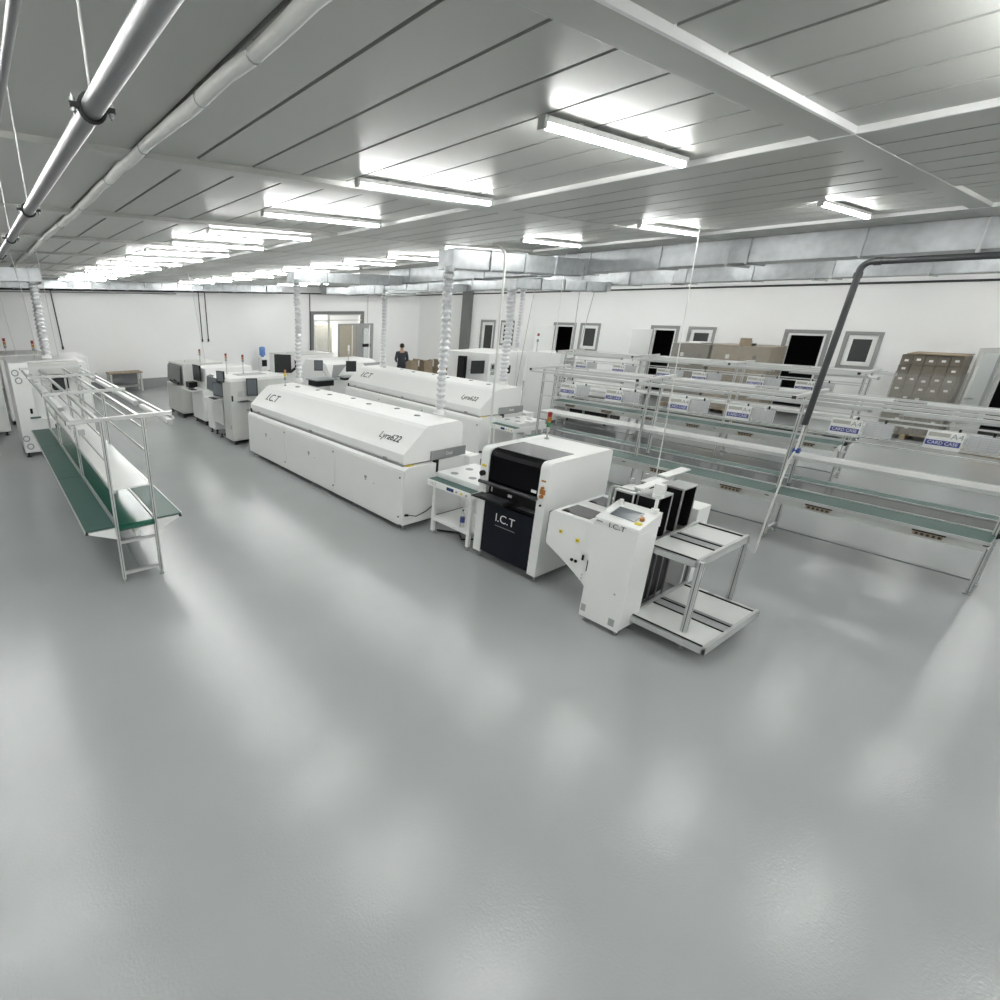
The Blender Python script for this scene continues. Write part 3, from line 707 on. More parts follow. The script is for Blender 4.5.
# ------------------------------------------------------------------ assembly line benches
def sign(loc, label, grp):
    """card case: white printed card and form sheet in a clear sleeve, hung on the rail"""
    r = empty('card_case_sign', loc, label, 'sign', grp)
    MB().box(-.004, 0, -.28, 0.30, -.20, 0.0).build('clear_sleeve', 'clear_sleeve', r)
    c = MB().box(-.010, -.006, .01, .30, -.215, -.005).build('printed_card', 'paper', r)
    c2 = MB().use('print_olive').box(-.012, -.0105, .115, .285, -.075, -.030).use('print_blue').box(-.012, -.0105, .02, .29, -.175, -.115).build('print', None, c)
    text('A4', .085, 'print_grey', c, txt_x(-.012, .060, -.062), .0008)
    text('CARD CASE', .052, 'print_white', c, txt_x(-.0135, .155, -.145), .0006, sx=.86)
    f = MB().box(-.008, -.005, -.27, -.02, -.185, -.02).build('form_sheet', 'form_grey', r)
    g = MB()
    for k in range(6): g.box(-.0085, -.008, -.255, -.035, -.165+k*.026, -.163+k*.026)
    for k in range(4): g.box(-.0085, -.008, -.255+k*.073, -.253+k*.073, -.165, -.035)
    g.build('form_lines', 'print_grey', f)
    for y in (.06, -.19): MB().box(-.006, .004, y-.01, y+.01, -.01, .03).build('clip', 'black_plastic', r)
    return r

def bench(x0, ys, label, wpost=.44, half=.56, ztop=1.97, zrail=(1.8, 1.53), deckl=.34, deckr=.32, zs=1.17, zd=.74,
          belt='belt', shelf_full=True, group=None, lamps=(1.2, 1.5), over=.25, bx=None, bracket=True, strips=True, rails_left=True):
    """posts at x0 and x0+wpost; sections along y between the ys"""
    r = empty('assembly_bench', (x0, ys[0], 0), label, 'workbench', group)
    L = ys[-1]-ys[0]; cx = wpost/2; s = .038
    bxl, bxr = bx if bx else (-.012, wpost+.012)
    Y = [y-ys[0] for y in ys]
    def grooved(o, x, y, z0, z1, ss=s):
        c = ss/2
        o.use('aluminium').box(x-c, x+c, y-c, y+c, z0, z1).use('aluminium_groove').box(x-.004, x+.004, y-c-.001, y-c, z0, z1).box(x-c-.001, x-c, y-.004, y+.004, z0, z1)
        return o
    for y in Y:
        for x in (0, wpost):
            p = grooved(MB(), x, y, .045, ztop-.02).build('post', None, r)
            MB().cyl(x, y, 0, .014, .032, 12).cyl(x, y, .014, .05, .012, 8).build('foot', 'steel_leg', p)
        for z in (.10, .50): MB().box(s/2, wpost-s/2, y-.015, y+.015, z, z+.037).build('cross_rail', 'aluminium', r)
        MB().prism_x([(y-.012, ztop-.02), (y+.022, ztop-.02), (y+.022, ztop+.02), (y-.022, ztop+.02), (y-.022, ztop-.02)], cx-half, cx+half-.012).build('top_beam', 'aluminium', r, .002)
        MB().box(cx-half-.006, cx-half, y-.022, y+.022, ztop-.02, ztop+.02).box(cx+half-.012, cx+half-.006, y-.022, y+.022, ztop-.02, ztop+.02).build('beam_cap', 'rubber', r)
        if bracket:
            for sx, e in ((-1, -deckl), (1, wpost+deckr)):
                xa = -s/2 if sx < 0 else wpost+s/2
                xb = e+.03 if sx < 0 else e-.03
                MB().prism_y([(xa, zd-.03), (xb, zd-.03), (xb, zd-.05), (xa, zd-.17)], y-.008, y+.008).build('deck_bracket', 'powder_white', r)
                MB().box(e-.004 if sx < 0 else e-.02, e+.02 if sx < 0 else e+.004, y-.022, y+.022, zd-.045, zd-.012).build('bracket_cap', 'rubber', r)
    # green side decks, one panel per section
    ext = .02
    for i in range(len(Y)-1):
        a = Y[i]-(ext if i == 0 else 0)+.004; b_ = Y[i+1]+(ext if i == len(Y)-2 else 0)-.004
        if deckl: MB().box(-deckl, bxl-.012, a, b_, zd-.012, zd+.004).build('deck_panel', 'green_mat', r)
        if deckr: MB().box(bxr+.012, wpost+deckr, a, b_, zd-.012, zd+.004).build('deck_panel', 'green_mat', r)
    if deckl: MB().box(-deckl-.012, -deckl, -.02, L+.02, zd-.03, zd+.008).build('deck_edge', 'aluminium', r)
    if deckr: MB().box(wpost+deckr, wpost+deckr+.012, -.02, L+.02, zd-.03, zd+.008).build('deck_edge', 'aluminium', r)
    # belt between the posts
    MB().prism_x([(-.02, zd-.075), (-.045, zd-.055), (-.045, zd-.02), (-.02, zd), (L+.02, zd), (L+.04, zd-.03), (L+.02, zd-.075)], bxl+.03, bxr-.03).build('belt', belt, r)
    MB().box(bxl+.005, bxl+.03, 0.02, L-.02, zd-.07, zd+.014).box(bxr-.03, bxr-.005, .02, L-.02, zd-.07, zd+.014).build('belt_rail', 'aluminium', r, .002)
    # middle shelf
    if zs:
        MB().box(.02, wpost-.02, -.02, L, zs-.008, zs+.008).build('middle_shelf', 'shelf_white', r)
        MB().box(0.0, .02, -.02, L, zs-.03, zs+.012).box(wpost-.02, wpost, -.02, L, zs-.03, zs+.012).build('shelf_edge', 'aluminium', r)
    for z in zrail:
        for x in (-.022, wpost+.022):
            MB().box(x-.008, x+.008, 0, L, z-.010, z+.010).build('tool_rail', 'aluminium', r)
    # overhead longitudinal rails that carry the tube lamps
    for sd in (-1, 1):
        x = cx+sd*(half-.035)
        MB().box(x-.014, x+.014, -over*.5, L+.04, ztop-.052, ztop-.022).build('lamp_rail', 'aluminium', r)
        x = cx+sd*(half-.105); y = -over+.02
        while y+lamps[0] < L+.06:
            t = MB().use('tube_off').prism_y([(x-.036, ztop-.055), (x-.026, ztop-.030), (x+.026, ztop-.030), (x+.036, ztop-.055), (x+.02, ztop-.085), (x-.02, ztop-.085)], y, y+lamps[0])
            t.use('panel_grey').box(x-.03, x+.03, y-.03, y, ztop-.09, ztop-.035).box(x-.03, x+.03, y+lamps[0], y+lamps[0]+.03, ztop-.09, ztop-.035)
            t.build('lamp_tube', None, r)
            MB().box(min(x, x+sd*.07), max(x, x+sd*.07), y+.2, y+.23, ztop-.05, ztop-.035).build('lamp_bracket', 'aluminium', r)
            y += lamps[1]
    for x in (0, wpost): MB().box(x-.018, x+.018, 0, L, ztop-.055, ztop-.022).build('top_rail', 'aluminium', r)
    # floor tie bar
    MB().box(cx-.012, cx+.012, 0, L, .105, .125).build('tie_bar', 'slate_grey', r)
    if strips:
        for i in range(len(Y)-1):
            for q in (.22, .72):
                y = Y[i]+(Y[i+1]-Y[i])*q
                p = MB().box(-deckl+.0, -deckl+.045, y-.12, y+.12, zd-.095, zd-.05).build('power_strip', 'wood', r, .004)
                sk = MB()
                for k in range(5): sk.box(-deckl-.002, -deckl, y-.11+k*.046, y-.085+k*.046, zd-.088, zd-.06)
                sk.build('socket', 'print_black', p)
                MB().box(-deckl-.004, -deckl+.03, y-.14, y+.13, zd-.05, zd-.035).build('strip_bracket', 'black_plastic', p)
        MB().box(-deckl+.05, -deckl+.06, 0, L, zd-.13, zd-.03).build('apron', 'powder_grey', r)
    return r
bl = bench(.967, [6.06, 8.32, 10.6, 12.25], 'aluminium assembly bench with green decks and white middle shelf on the left', strips=False, belt='belt_green', deckl=.335, deckr=.31)
# extra short uprights half way on the left bench
MB().box(.18, .24, -.1, 5.9, .60, .66).build('drive_beam', 'powder_grey', bl)
ba = bench(9.02, [.45, 2.42, 4.41, 6.4], 'nearest of the two long assembly benches on the right, hung with card signs', wpost=.38, half=.61, ztop=2.03, deckl=.36, deckr=.51, bx=(.10, .65),
           group='long assembly benches on the right', over=.25, zs=1.20, zd=.74, zrail=(1.79, 1.52))
bb = bench(13.17, [2.80, 4.78, 6.76, 8.75], 'rear one of the two long assembly benches on the right, by the wall cartons', wpost=.38, half=.61, ztop=2.03, deckl=.36, deckr=.51, bx=(.10, .65),
           group='long assembly benches on the right', over=.25, zs=1.20, zd=.74, zrail=(1.79, 1.52))
for k, y in enumerate([.93, 1.78, 2.95, 3.76, 4.80, 5.68]):
    lb = ['rightmost', 'second from the right', 'third from the right', 'fourth from the right', 'fifth from the right', 'leftmost'][k]
    sign((9.02-.034, y, 1.80), 'blue and white A4 card case sign on the nearest right bench, %s' % lb, 'card case signs on the nearest right bench')
for k, y in enumerate([3.44, 4.24, 5.28, 6.04, 7.1, 8.1]):
    lb = ['rightmost', 'second from the right', 'third from the right', 'fourth from the right', 'fifth from the right', 'leftmost'][k]
    sign((13.17-.034, y, 1.80), 'blue and white A4 card case sign on the rear right bench, %s' % lb, 'card case signs on the rear right bench')

# ------------------------------------------------------------------ pick-and-place machines left of the front oven
def grille(parent, y0, x0, x1, z0, z1, n=5, m='panel_grey'):
    b = MB()
    for k in range(n):
        z = z0+(z1-z0)*(k+.2)/n; b.box(x0, x1, y0-.003, y0, z, z+(z1-z0)/n*.5)
    return b.build('vent_grille', m, parent)
m4 = empty('placement_machine', (4.72, 11.58, 0), 'white placement machine directly left of the front oven, with grey monitor', 'machine', 'white machines left of the front oven')
MB().box(.0, 1.55, 0, .48, .10, 1.50).box(.42, 1.55, .48, 1.05, .10, 1.50).build('body', 'powder_grey', m4, .02)
MB().prism_y([(.0, 1.50), (.04, 1.56), (1.52, 1.56), (1.55, 1.50)], .0, 1.05).build('top_cover', 'powder_white', m4, .01)
MB().box(.45, 1.2, .5, .9, 1.56, 1.565).build('roof_vent', 'panel_grey', m4)
for x in (.18, .36): grille(m4, 0, x, x+.13, 1.14, 1.27)
grille(m4, 0, 1.0, 1.14, 1.16, 1.30)
MB().box(.42, .425, -.002, 0, .14, 1.0).build('panel_gap', 'seam_line', m4)
bx('switch_panel', 'black_plastic', m4, .02, .06, -.01, 0, 1.05, 1.18); bx('switch_plate', 'slate_grey', m4, -.004, .0, .05, .10, .38, .48)
monitor(m4, (.49, -.14, 1.365), .26, .40, radians(60), scr='screen_grey', stand=(.58, -.03, 1.15))
MB().box(.15, .45, -.22, -.0, 1.03, 1.045).build('keyboard_tray', 'slate_grey', m4, .004)
MB().box(.20, .40, -.20, -.06, 1.045, 1.06).build('keyboard', 'black_plastic', m4)
MB().box(.38, .62, -.2, -.0, .82, .84).build('side_shelf', 'slate_grey', m4, .004)
tower(m4, .75, .9, 1.56, .46, ('red', 'amber', 'slate_grey'), .28, .028)
MB().box(.15, 1.4, .1, .95, .05, .10).build('plinth', 'black_plastic', m4)
for x in (.1, 1.45):
    for y in (.08, .98): foot(m4, x, y, .10, .05, 'rubber')
m3 = empty('placement_machine', (4.78, 12.70, 0), 'white placement machine with dark glass front and two monitors', 'machine', 'white machines left of the front oven')
MB().box(.02, 1.5, .25, .72, .12, 1.10).box(.35, 1.5, 0, .25, .12, 1.10).box(.15, 1.5, 0, .72, 1.10, 1.50).build('body', 'powder_white', m3, .015)
MB().prism_y([(.14, 1.10), (.02, 1.13), (.04, 1.46), (.14, 1.49)], -.02, .64).build('front_glass', 'screen_grey', m3)
MB().box(.02, .04, -.35, .30, .35, 1.0).build('side_door', 'powder_white', m3)
monitor(m3, (-.05, -.35, 1.24), .40, .34, radians(14), scr='screen_grey', stand=(.14, .02, 1.2))
monitor(m3, (-.10, -.68, 1.58), .26, .26, radians(20), scr='screen_grey', stand=(.0, -.62, 1.40))
MB().box(-.26, .30, -.50, .20, 1.0, 1.02).build('desk_shelf', 'shelf_white', m3, .004)
MB().box(-.22, -.10, -.45, -.1, 1.02, 1.035).build('keyboard', 'black_plastic', m3)
tower(m3, .5, .4, 1.50, .52, ('red', 'amber', 'slate_grey'), .32, .028)
MB().box(.45, 1.4, .1, .65, .04, .12).build('plinth', 'black_plastic', m3)
for x in (.08, 1.4): foot(m3, x, .62, .12, .05, 'rubber')
foot(m3, .10, .32, .12, .05, 'rubber'); foot(m3, 1.4, .08, .12, .05, 'rubber')
m2 = empty('stencil_printer', (4.95, 14.1, 0), 'white stencil printer with black monitor and keyboard shelf', 'machine', 'white machines left of the front oven')
MB().box(.0, 1.5, 0, .95, .12, 1.0).box(.12, 1.5, 0, .95, 1.0, 1.56).build('body', 'powder_white', m2, .025)
monitor(m2, (.0, .35, 1.42), .52, .42, radians(2), scr='screen', stand=(.14, .35, 1.35))
MB().box(-.30, 0, .05, .92, .96, .985).build('desk_shelf', 'shelf_white', m2, .004)
MB().box(-.25, -.10, .15, .50, .985, 1.0).build('keyboard', 'black_plastic', m2)
MB().box(-.16, .08, .62, .90, .985, 1.14).build('printer_tray', 'black_plastic', m2)
tower(m2, .3, .85, 1.56, .45, ('red', 'amber', 'slate_grey'), .28, .026)
MB().box(.1, 1.4, .1, .85, .04, .12).build('plinth', 'black_plastic', m2)
for x in (.08, 1.4):
    for y in (.08, .87): foot(m2, x, y, .12, .05, 'rubber')
m1 = empty('solder_printer', (4.78, 15.5, 0), 'white cabinet machine with grey glass hood at the far left end of the row', 'machine', 'white machines left of the front oven')
MB().box(.0, 1.35, 0, 1.35, .13, .95).prism_y([(.12, .95), (.12, 1.54), (.16, 1.57), (1.35, 1.57), (1.35, .95)], 0, 1.35).build('body', 'powder_grey', m1, .02)
MB().prism_y([(.11, .99), (.02, 1.02), (.06, 1.46), (.11, 1.52)], .08, 1.28).build('front_glass', 'glass_dark', m1)
MB().tube([(-.02, .1, 1.02), (-.02, .5, 1.0), (-.04, .8, 1.05)], .03, 8).build('cable_loop', 'black_plastic', m1)
bx('corner_plate', 'powder_grey', m1, .30, .42, -.002, .001, .9, .96)
MB().cyl(.3, .3, 1.57, 1.66, .02, 8).build('knob', 'powder_grey', m1)
MB().box(.1, 1.25, .1, 1.25, .05, .13).build('plinth', 'black_plastic', m1)
for x in (.08, 1.27):
    for y in (.08, 1.27): foot(m1, x, y, .13, .06, 'rubber')

# ------------------------------------------------------------------ line behind: placement machines
n2 = empty('placement_machine', (9.0, 13.95, 0), 'white placement machine with slanted grey side panels behind the rear oven', 'machine', 'white machines behind the rear oven')
MB().prism_x([(0, .12), (0, 1.15), (.25, 1.45), (.5, 1.52), (1.5, 1.52), (1.8, 1.2), (1.8, .12)], 0, 1.95).build('body', 'powder_white', n2, .02)
q = MB(); q.prism_y([(-.15+.2, 1.02), (.2, 1.02), (.62, 1.44), (.12, 1.44)], -.012, -.002); q.build('slanted_panel', 'panel_grey', n2)
MB().prism_y([(1.25, 1.44), (1.93, 1.44), (1.93, 1.28), (1.40, 1.28)], -.012, -.002).build('slanted_panel', 'panel_grey', n2)
monitor(n2, (-.62, -.33, 1.50), .26, .30, radians(50), scr='screen_grey', stand=(-.05, .1, 1.1))
monitor(n2, (.56, -.33, 1.41), .32, .32, radians(55), scr='screen', stand=(.65, 0, 1.2))
MB().box(-.75, -.0, -.4, .2, 1.05, 1.08).box(.25, .7, -.4, 0, 1.08, 1.10).build('keyboard_tray', 'slate_grey', n2)
MB().box(-.7, -.1, -.38, .15, .88, 1.04).build('feeder_unit', 'black_plastic', n2, .01); MB().box(.3, .6, -.35, -.1, 1.0, 1.075).build('feeder_unit', 'black_plastic', n2, .01)
tower(n2, .9, .3, 1.5, .5, ('powder_white', 'powder_white', 'powder_grey'), .22, .03)
for x in (.1, 1.85):
    for y in (.1, 1.7): foot(n2, x, y, .13, .05, 'rubber')
n1 = empty('placement_machine', (9.15, 17.0, 0), 'white placement machine with a big black monitor behind the first exhaust hose', 'machine', 'white machines behind the rear oven')
MB().box(0, 2.0, 0, 1.4, .12, 1.50).build('body', 'powder_white', n1, .03)
MB().box(0, 2.0, 0, 1.4, 1.50, 1.53).build('top_cover', 'powder_grey', n1, .01)
monitor(n1, (-.28, -.2, 1.27), .62, .62, radians(40), scr='screen')
MB().tube([(.05, -.12, .95), (.25, -.2, 1.1), (.3, -.1, 1.35)], .05, 8).build('cable_loop', 'black_plastic', n1)
MB().cyl(.2, .5, 1.53, 1.66, .03, 8).build('knob', 'powder_white', n1)
for x in (.1, 1.85):
    for y in (.1, 1.3): foot(n1, x, y, .13, .05, 'rubber')

# water dispenser at the far wall
wd = empty('water_dispenser', (10.75, 22.3, 0), 'white water dispenser with blue bottle by the far wall', 'water dispenser')
MB().box(-.17, .17, -.17, .17, 0, 1.02).build('body', 'powder_white', wd, .02)
MB().box(-.12, .12, -.19, -.165, .62, .90).build('tap_bay', 'black_plastic', wd)
MB().lathe([(0, 1.0), (.06, 1.0), (.07, 1.06), (.135, 1.10), (.135, 1.24), (.125, 1.26), (.135, 1.28), (.135, 1.42), (.10, 1.46), (0, 1.47)], n=20).build('water_bottle', 'blue_water', wd)

# ------------------------------------------------------------------ cabinets at far left behind the left bench
l1 = empty('wave_solder_machine', (.47, 13.05, 0), 'tall white cabinet machine behind the left bench with round cable ports', 'machine', 'tall white cabinets at far left')
MB().box(0, .36, 0, 1.9, .10, 2.02).box(.36, 1.35, .3, 1.9, .10, 2.02).box(1.35, 1.5, .05, 1.9, .1, 1.98).build('body', 'powder_white', l1, .015)
MB().box(.36, 1.35, .02, .32, 1.75, 2.0).build('canopy', 'powder_grey', l1, .01)
MB().box(.36, 1.35, .10, .3, .10, .80).build('lower_panel', 'powder_white', l1, .01)
for x, z in ((.10, 1.82), (.14, 1.66), (.07, .42), (.12, .24)):
    ring = [(x+.058*cos(t*pi/9), -.004, z+.058*sin(t*pi/9)) for t in range(19)]
    MB().tube(ring, .014, 6, False).build('cable_port', 'panel_grey', l1)
monitor(l1, (.93, .16, 1.52), .34, .26, radians(90), scr='screen', stand=(.93, .35, 1.5))
bx('switch_plate', 'black_plastic', l1, .24, .29, -.01, 0, .95, 1.06)
MB().box(.22, .42, -.12, 0, .86, .88).build('side_shelf', 'green_mat', l1)
for x in (.55, .68): bx('inspection_slot', 'black_plastic', l1, x, x+.03, .09, .10, .5, .66)
tower(l1, .60, 1.0, 2.02, .4, ('red', 'amber', 'slate_grey'), .16, .03)
for x in (.06, 1.4):
    for y in (.08, 1.8): foot(l1, x, y, .11, .05, 'rubber')
l2 = empty('cabinet_machine', (-.75, 15.75, 0), 'tall white cabinet machine at the far left picture edge', 'machine', 'tall white cabinets at far left')
MB().box(0, 1.1, 0, 1.6, .10, 1.95).build('body', 'powder_white', l2, .02)
bx('switch_plate', 'black_plastic', l2, .95, 1.03, -.01, 0, 1.40, 1.52); bx('switch_plate', 'slate_grey', l2, .6, .8, -.01, 0, 1.4, 1.7)
bx('display', 'screen', l2, .72, .80, -.01, 0, 1.55, 1.75)
for x in (.06, 1.0):
    for y in (.08, 1.5): foot(l2, x, y, .11, .05, 'rubber')
l3 = empty('cabinet_machine', (.45, 17.2, 0), 'wide white cabinet machine furthest back at left', 'machine', 'tall white cabinets at far left')
MB().box(0, 2.2, 0, 1.8, .10, 1.78).build('body', 'powder_white', l3, .02)
MB().box(-.02, 1.1, -.02, 1.82, 1.78, 1.90).build('top_cover', 'powder_grey', l3, .01)
tower(l3, .22, .6, 1.90, .42, ('red', 'amber', 'slate_grey'), .14, .035)
for x in (.06, 2.1):
    for y in (.08, 1.7): foot(l3, x, y, .11, .05, 'rubber')
tag(MB().tube([(2.65, 18.6, 1.75), (2.65, 18.5, 1.5), (2.72, 18.45, 1.1), (2.7, 18.5, .5), (2.7, 18.5, .02)], .022, 8).tube([(2.65, 18.6, 1.75), (2.76, 18.55, 1.5), (2.83, 18.5, .9), (2.8, 18.5, .02)], .022, 8).build('cable_stand', 'slate_grey'),
    'dark looped cable standing beside the far left cabinets', 'cable')
# low table at the far wall
ft = empty('work_table', (4.05, 21.85, 0), 'low wooden work table standing against the far wall', 'table')
bx('table_top', 'wood', ft, 0, 1.25, 0, .65, .70, .75, .006)
bx('lower_shelf', 'panel_grey', ft, .05, 1.2, .05, .6, .18, .21)
bx('back_panel', 'slate_grey', ft, .05, 1.2, .58, .61, .30, .70)
for x in (.02, 1.15):
    for y in (.02, .55): bx('leg', 'powder_grey', ft, x, x+.07, y, y+.07, 0, .70)

# ------------------------------------------------------------------ machines beyond the rear oven
t1 = empty('test_cabinet', (12.0, 10.35, 0), 'big plain white cabinet behind the near end of the rear oven', 'machine', 'white cabinets behind the rear oven')
MB().box(0, 1.6, 0, 1.6, .08, 1.90).build('body', 'powder_white', t1, .02)
MB().box(.10, .34, -.01, 0, 1.42, 1.62).box(.12, .32, -.01, 0, 1.30, 1.40).build('control_panel', 'panel_grey', t1)
MB().box(.14, .22, -.014, -.009, 1.47, 1.58).build('display', 'screen', t1)
bx('black_port', 'black_plastic', t1, .72, .95, -.01, 0, 1.30, 1.53)
MB().box(1.22, 1.225, -.003, 0, .1, 1.9).build('panel_gap', 'seam_line', t1)
for x in (.06, 1.4):
    for y in (.08, 1.5): foot(t1, x, y, .09, .05, 'rubber')
t0 = empty('test_station', (11.68, 10.98, 0), 'test station with dark column and black monitor left of the plain cabinet', 'machine', 'white cabinets behind the rear oven')
MB().box(0, .13, 0, .25, .0, 1.80).build('dark_column', 'black_plastic', t0, .01)
monitor(t0, (.16, -.40, 1.52), .42, .36, radians(65), scr='screen', stand=(.16, -.05, 1.4))
MB().box(-.25, .28, -.75, -.02, 1.0, 1.04).build('desk_shelf', 'shelf_white', t0)
MB().box(-.15, .15, -.65, -.45, 1.04, 1.07).build('keyboard', 'black_plastic', t0)
for x in (-.22, .22): MB().box(x-.02, x+.02, -.70, -.66, 0, 1.0).build('leg', 'powder_white', t0)
MB().box(-.2, .2, -.64, -.1, .1, .9).build('drawer_unit', 'powder_white', t0, .01)

t2 = empty('test_cabinet', (13.38, 9.02, 0), 'white two door cabinet with screens at the left end of the right benches', 'machine', 'white cabinets behind the rear oven')
MB().box(-.02, .76, 0, 1.1, .08, 1.93).build('body', 'powder_white', t2, .012)
MB().box(.14, .60, -.006, 0, 1.58, 1.80).build('vent_panel', 'panel_grey', t2)
for x in (.0, .38):
    d = MB().box(x, x+.36, -.010, 0, .45, .98).build('door', 'powder_white', t2, .004); bx('door_handle', 'black_plastic', d, x+.05, x+.09, -.02, -.01, .78, .88)
    d = MB().box(x, x+.36, -.010, 0, 1.04, 1.45).build('door', 'powder_white', t2, .004)
    bx('display', 'screen', d, x+.12, x+.30, -.014, -.009, 1.14, 1.26); bx('door_handle', 'black_plastic', d, x+.03, x+.05, -.02, -.01, 1.18, 1.32)
bx('divider_gap', 'seam_line', t2, 0, .74, -.004, .0, 1.0, 1.02)
MB().box(-.006, 0, .03, .06, 1.3, 1.7).build('hinge_strip', 'slate_grey', t2)
tower(t2, -.0+.1, .9, 1.93, .5, ('red', 'powder_white', 'slate_grey'), .26, .03)
for x in (.06, .8):
    for y in (.08, 1.0): foot(t2, x, y, .09, .05, 'rubber')
# dark trolley under the rear bench
tl = empty('tool_trolley', (14.25, 7.9, 0), 'dark low trolley with grey frame behind the rear bench', 'trolley')
MB().box(0, .6, 0, 1.5, .12, .75).build('body', 'dark_void', tl, .01)
MB().box(-.02, .62, -.02, 1.52, .75, .79).box(-.02, .02, -.02, .03, .1, .75).box(-.02, .02, .72, .78, .1, .75).box(-.02, .02, 1.47, 1.52, .1, .75).box(-.02, .62, -.02, 1.52, .10, .13).build('frame', 'frame_grey', tl)
for x in (.05, .5):
    for y in (.1, 1.4): MB().tube([(x-.015, y, .05), (x+.015, y, .05)], .05, 12).build('wheel', 'rubber', tl)

# ------------------------------------------------------------------ pallets and cartons
def pallet(parent, x0, x1, y0, y1):
    b = MB()
    for k in range(5):
        x = x0+(x1-x0-.1)*k/4; b.box(x, x+.1, y0, y1, .12, .14)
    for y in (y0, (y0+y1)/2-.05, y1-.1): b.box(x0, x1, y, y+.1, .0, .02).box(x0, x1, y, y+.1, .10, .12)
    for x in (x0, (x0+x1)/2-.05, x1-.1):
        for y in (y0, (y0+y1)/2-.05, y1-.1): b.box(x, x+.1, y, y+.1, .02, .10)
    return b.build('pallet', 'wood', parent)
ps = empty('pallet_stack', (19.0, 2.45, 0), 'tall film wrapped stack of brown cartons on a pallet by the right wall', 'pallet load')
pallet(ps, 0, 1.0, 0, 1.1)
rnd = random.Random(3)
for lv in range(8):
    z0 = .15+lv*.236
    for i in range(5):
        y0 = .03+i*.208 + rnd.uniform(-.004, .004); y1 = y0+.198
        for j in range(2):
            x0 = .02+j*.49+rnd.uniform(-.006, .006); x1 = x0+.46
            c = MB().box(x0, x1, y0, y1, z0, z0+.228).build('carton', 'cardboard_dark', ps, .004)
            if j == 0 and rnd.random() < .6:
                zz = z0+rnd.uniform(.07, .14); MB().box(x0-.002, x0, y0+.06, y0+.13, zz, zz+.05).build('carton_label', 'paper', c)
MB().box(-.02, 1.0, .02, .98, 2.05, 2.065).build('top_sheet', 'cardboard', ps)
MB().box(.0, 1.0, -.004, 1.08, .13, 1.62).build('wrap_film', 'stretch_film', ps)
def crate(loc, w, d, h, label, wrapmid, m='cardboard', flaps=False):
    r = empty('pallet_box', loc, label, 'pallet load', 'big pallet boxes by the right wall')
    pallet(r, 0, w, 0, d)
    z = .15
    b = MB().box(.02, w-.02, .02, d-.02, z, h).build('carton', m, r, .01)
    MB().box(.018, .021, d*.5-.004, d*.5+.004, z, h).box(.016, .021, .02, d-.02, z+(h-z)*.55, z+(h-z)*.55+.01).build('carton_joint', 'carton_seam', r)
    for y in (d*.25, d*.7): MB().box(.014, .019, y-.05, y+.05, h-.38, h-.26).build('hand_hole', 'paper' if y > d*.5 else 'carton_seam', r)
    if wrapmid: MB().box(0, w, 0, d, z, h+.01).build('wrap_film', 'stretch_film', r)
    if flaps:
        MB().box(.02, .03, d*.35, d*.55, h, h+.16).build('flap', m, r); MB().box(w-.03, w-.02, d*.6, d*.8, h, h+.18).build('flap', m, r)
        MB().box(.1, .6, d*.4, d*.5, h, h+.06).build('foam', 'black_plastic', r)
    return r
crate((19.0, 7.75, 0), 1.1, 1.1, 2.02, 'grey film wrapped pallet box, left of the two big boxes', True, 'cardboard_dark')
crate((19.0, 6.15, 0), 1.1, 1.55, 2.04, 'brown open pallet box with raised flaps, right of the two big boxes', True, 'cardboard', True)
tag(MB().box(19.1, 19.9, 8.1, 8.6, 2.045, 2.075).build('paper_stack', 'paper'), 'white sheet lying on the grey wrapped pallet box', 'paper')
# small open cartons near the worker
k = 0
spots = [(17.3, 19.6, 0), (17.95, 19.3, 0), (18.6, 19.0, 0), (19.25, 18.7, 0), (17.6, 20.3, 0), (18.25, 20.0, 0), (18.9, 19.7, 0), (19.55, 19.4, 0),
         (17.6, 19.0, 1), (18.9, 18.4, 1), (19.25, 20.1, 1), (18.3, 18.65, 1)]
desc = ['leftmost at floor level', 'second from left at floor level', 'third from left at floor level', 'nearest the column at floor level', 'rear row, leftmost', 'rear row, second', 'rear row, third', 'rear row, rightmost',
        'upper layer, leftmost', 'upper layer, third', 'upper layer, rightmost', 'upper layer, second']
spots[8:] = [(17.3, 19.6, 1), (18.6, 19.0, 1), (19.25, 18.7, 1), (17.95, 19.3, 1)]
for (x, y, lv), dsc in zip(spots, desc):
    w, d, h = rnd.uniform(.42, .5), rnd.uniform(.34, .4), .36
    r = empty('open_carton', (x, y, lv*.365), 'small open brown carton heaped by the far corner, %s' % dsc, 'carton', 'small cartons heaped near the worker', rnd.uniform(-.12, .12))
    t = .008
    MB().box(-w/2, w/2, -d/2, d/2, 0, t).box(-w/2, -w/2+t, -d/2, d/2, 0, h).box(w/2-t, w/2, -d/2, d/2, 0, h).box(-w/2, w/2, -d/2, -d/2+t, 0, h).box(-w/2, w/2, d/2-t, d/2, 0, h).build('body', 'cardboard', r)
    for s in ((-1, 1) if (lv or x > 19.3 or y > 19.9) else ()):
        b = MB(); b.M = Matrix.Translation((s*w/2, 0, h)) @ Matrix.Rotation(s*radians(rnd.uniform(20, 70)), 4, 'Y'); b.box(-.003, .003, -d/2, d/2, 0, .1); b.build('flap', 'cardboard', r)
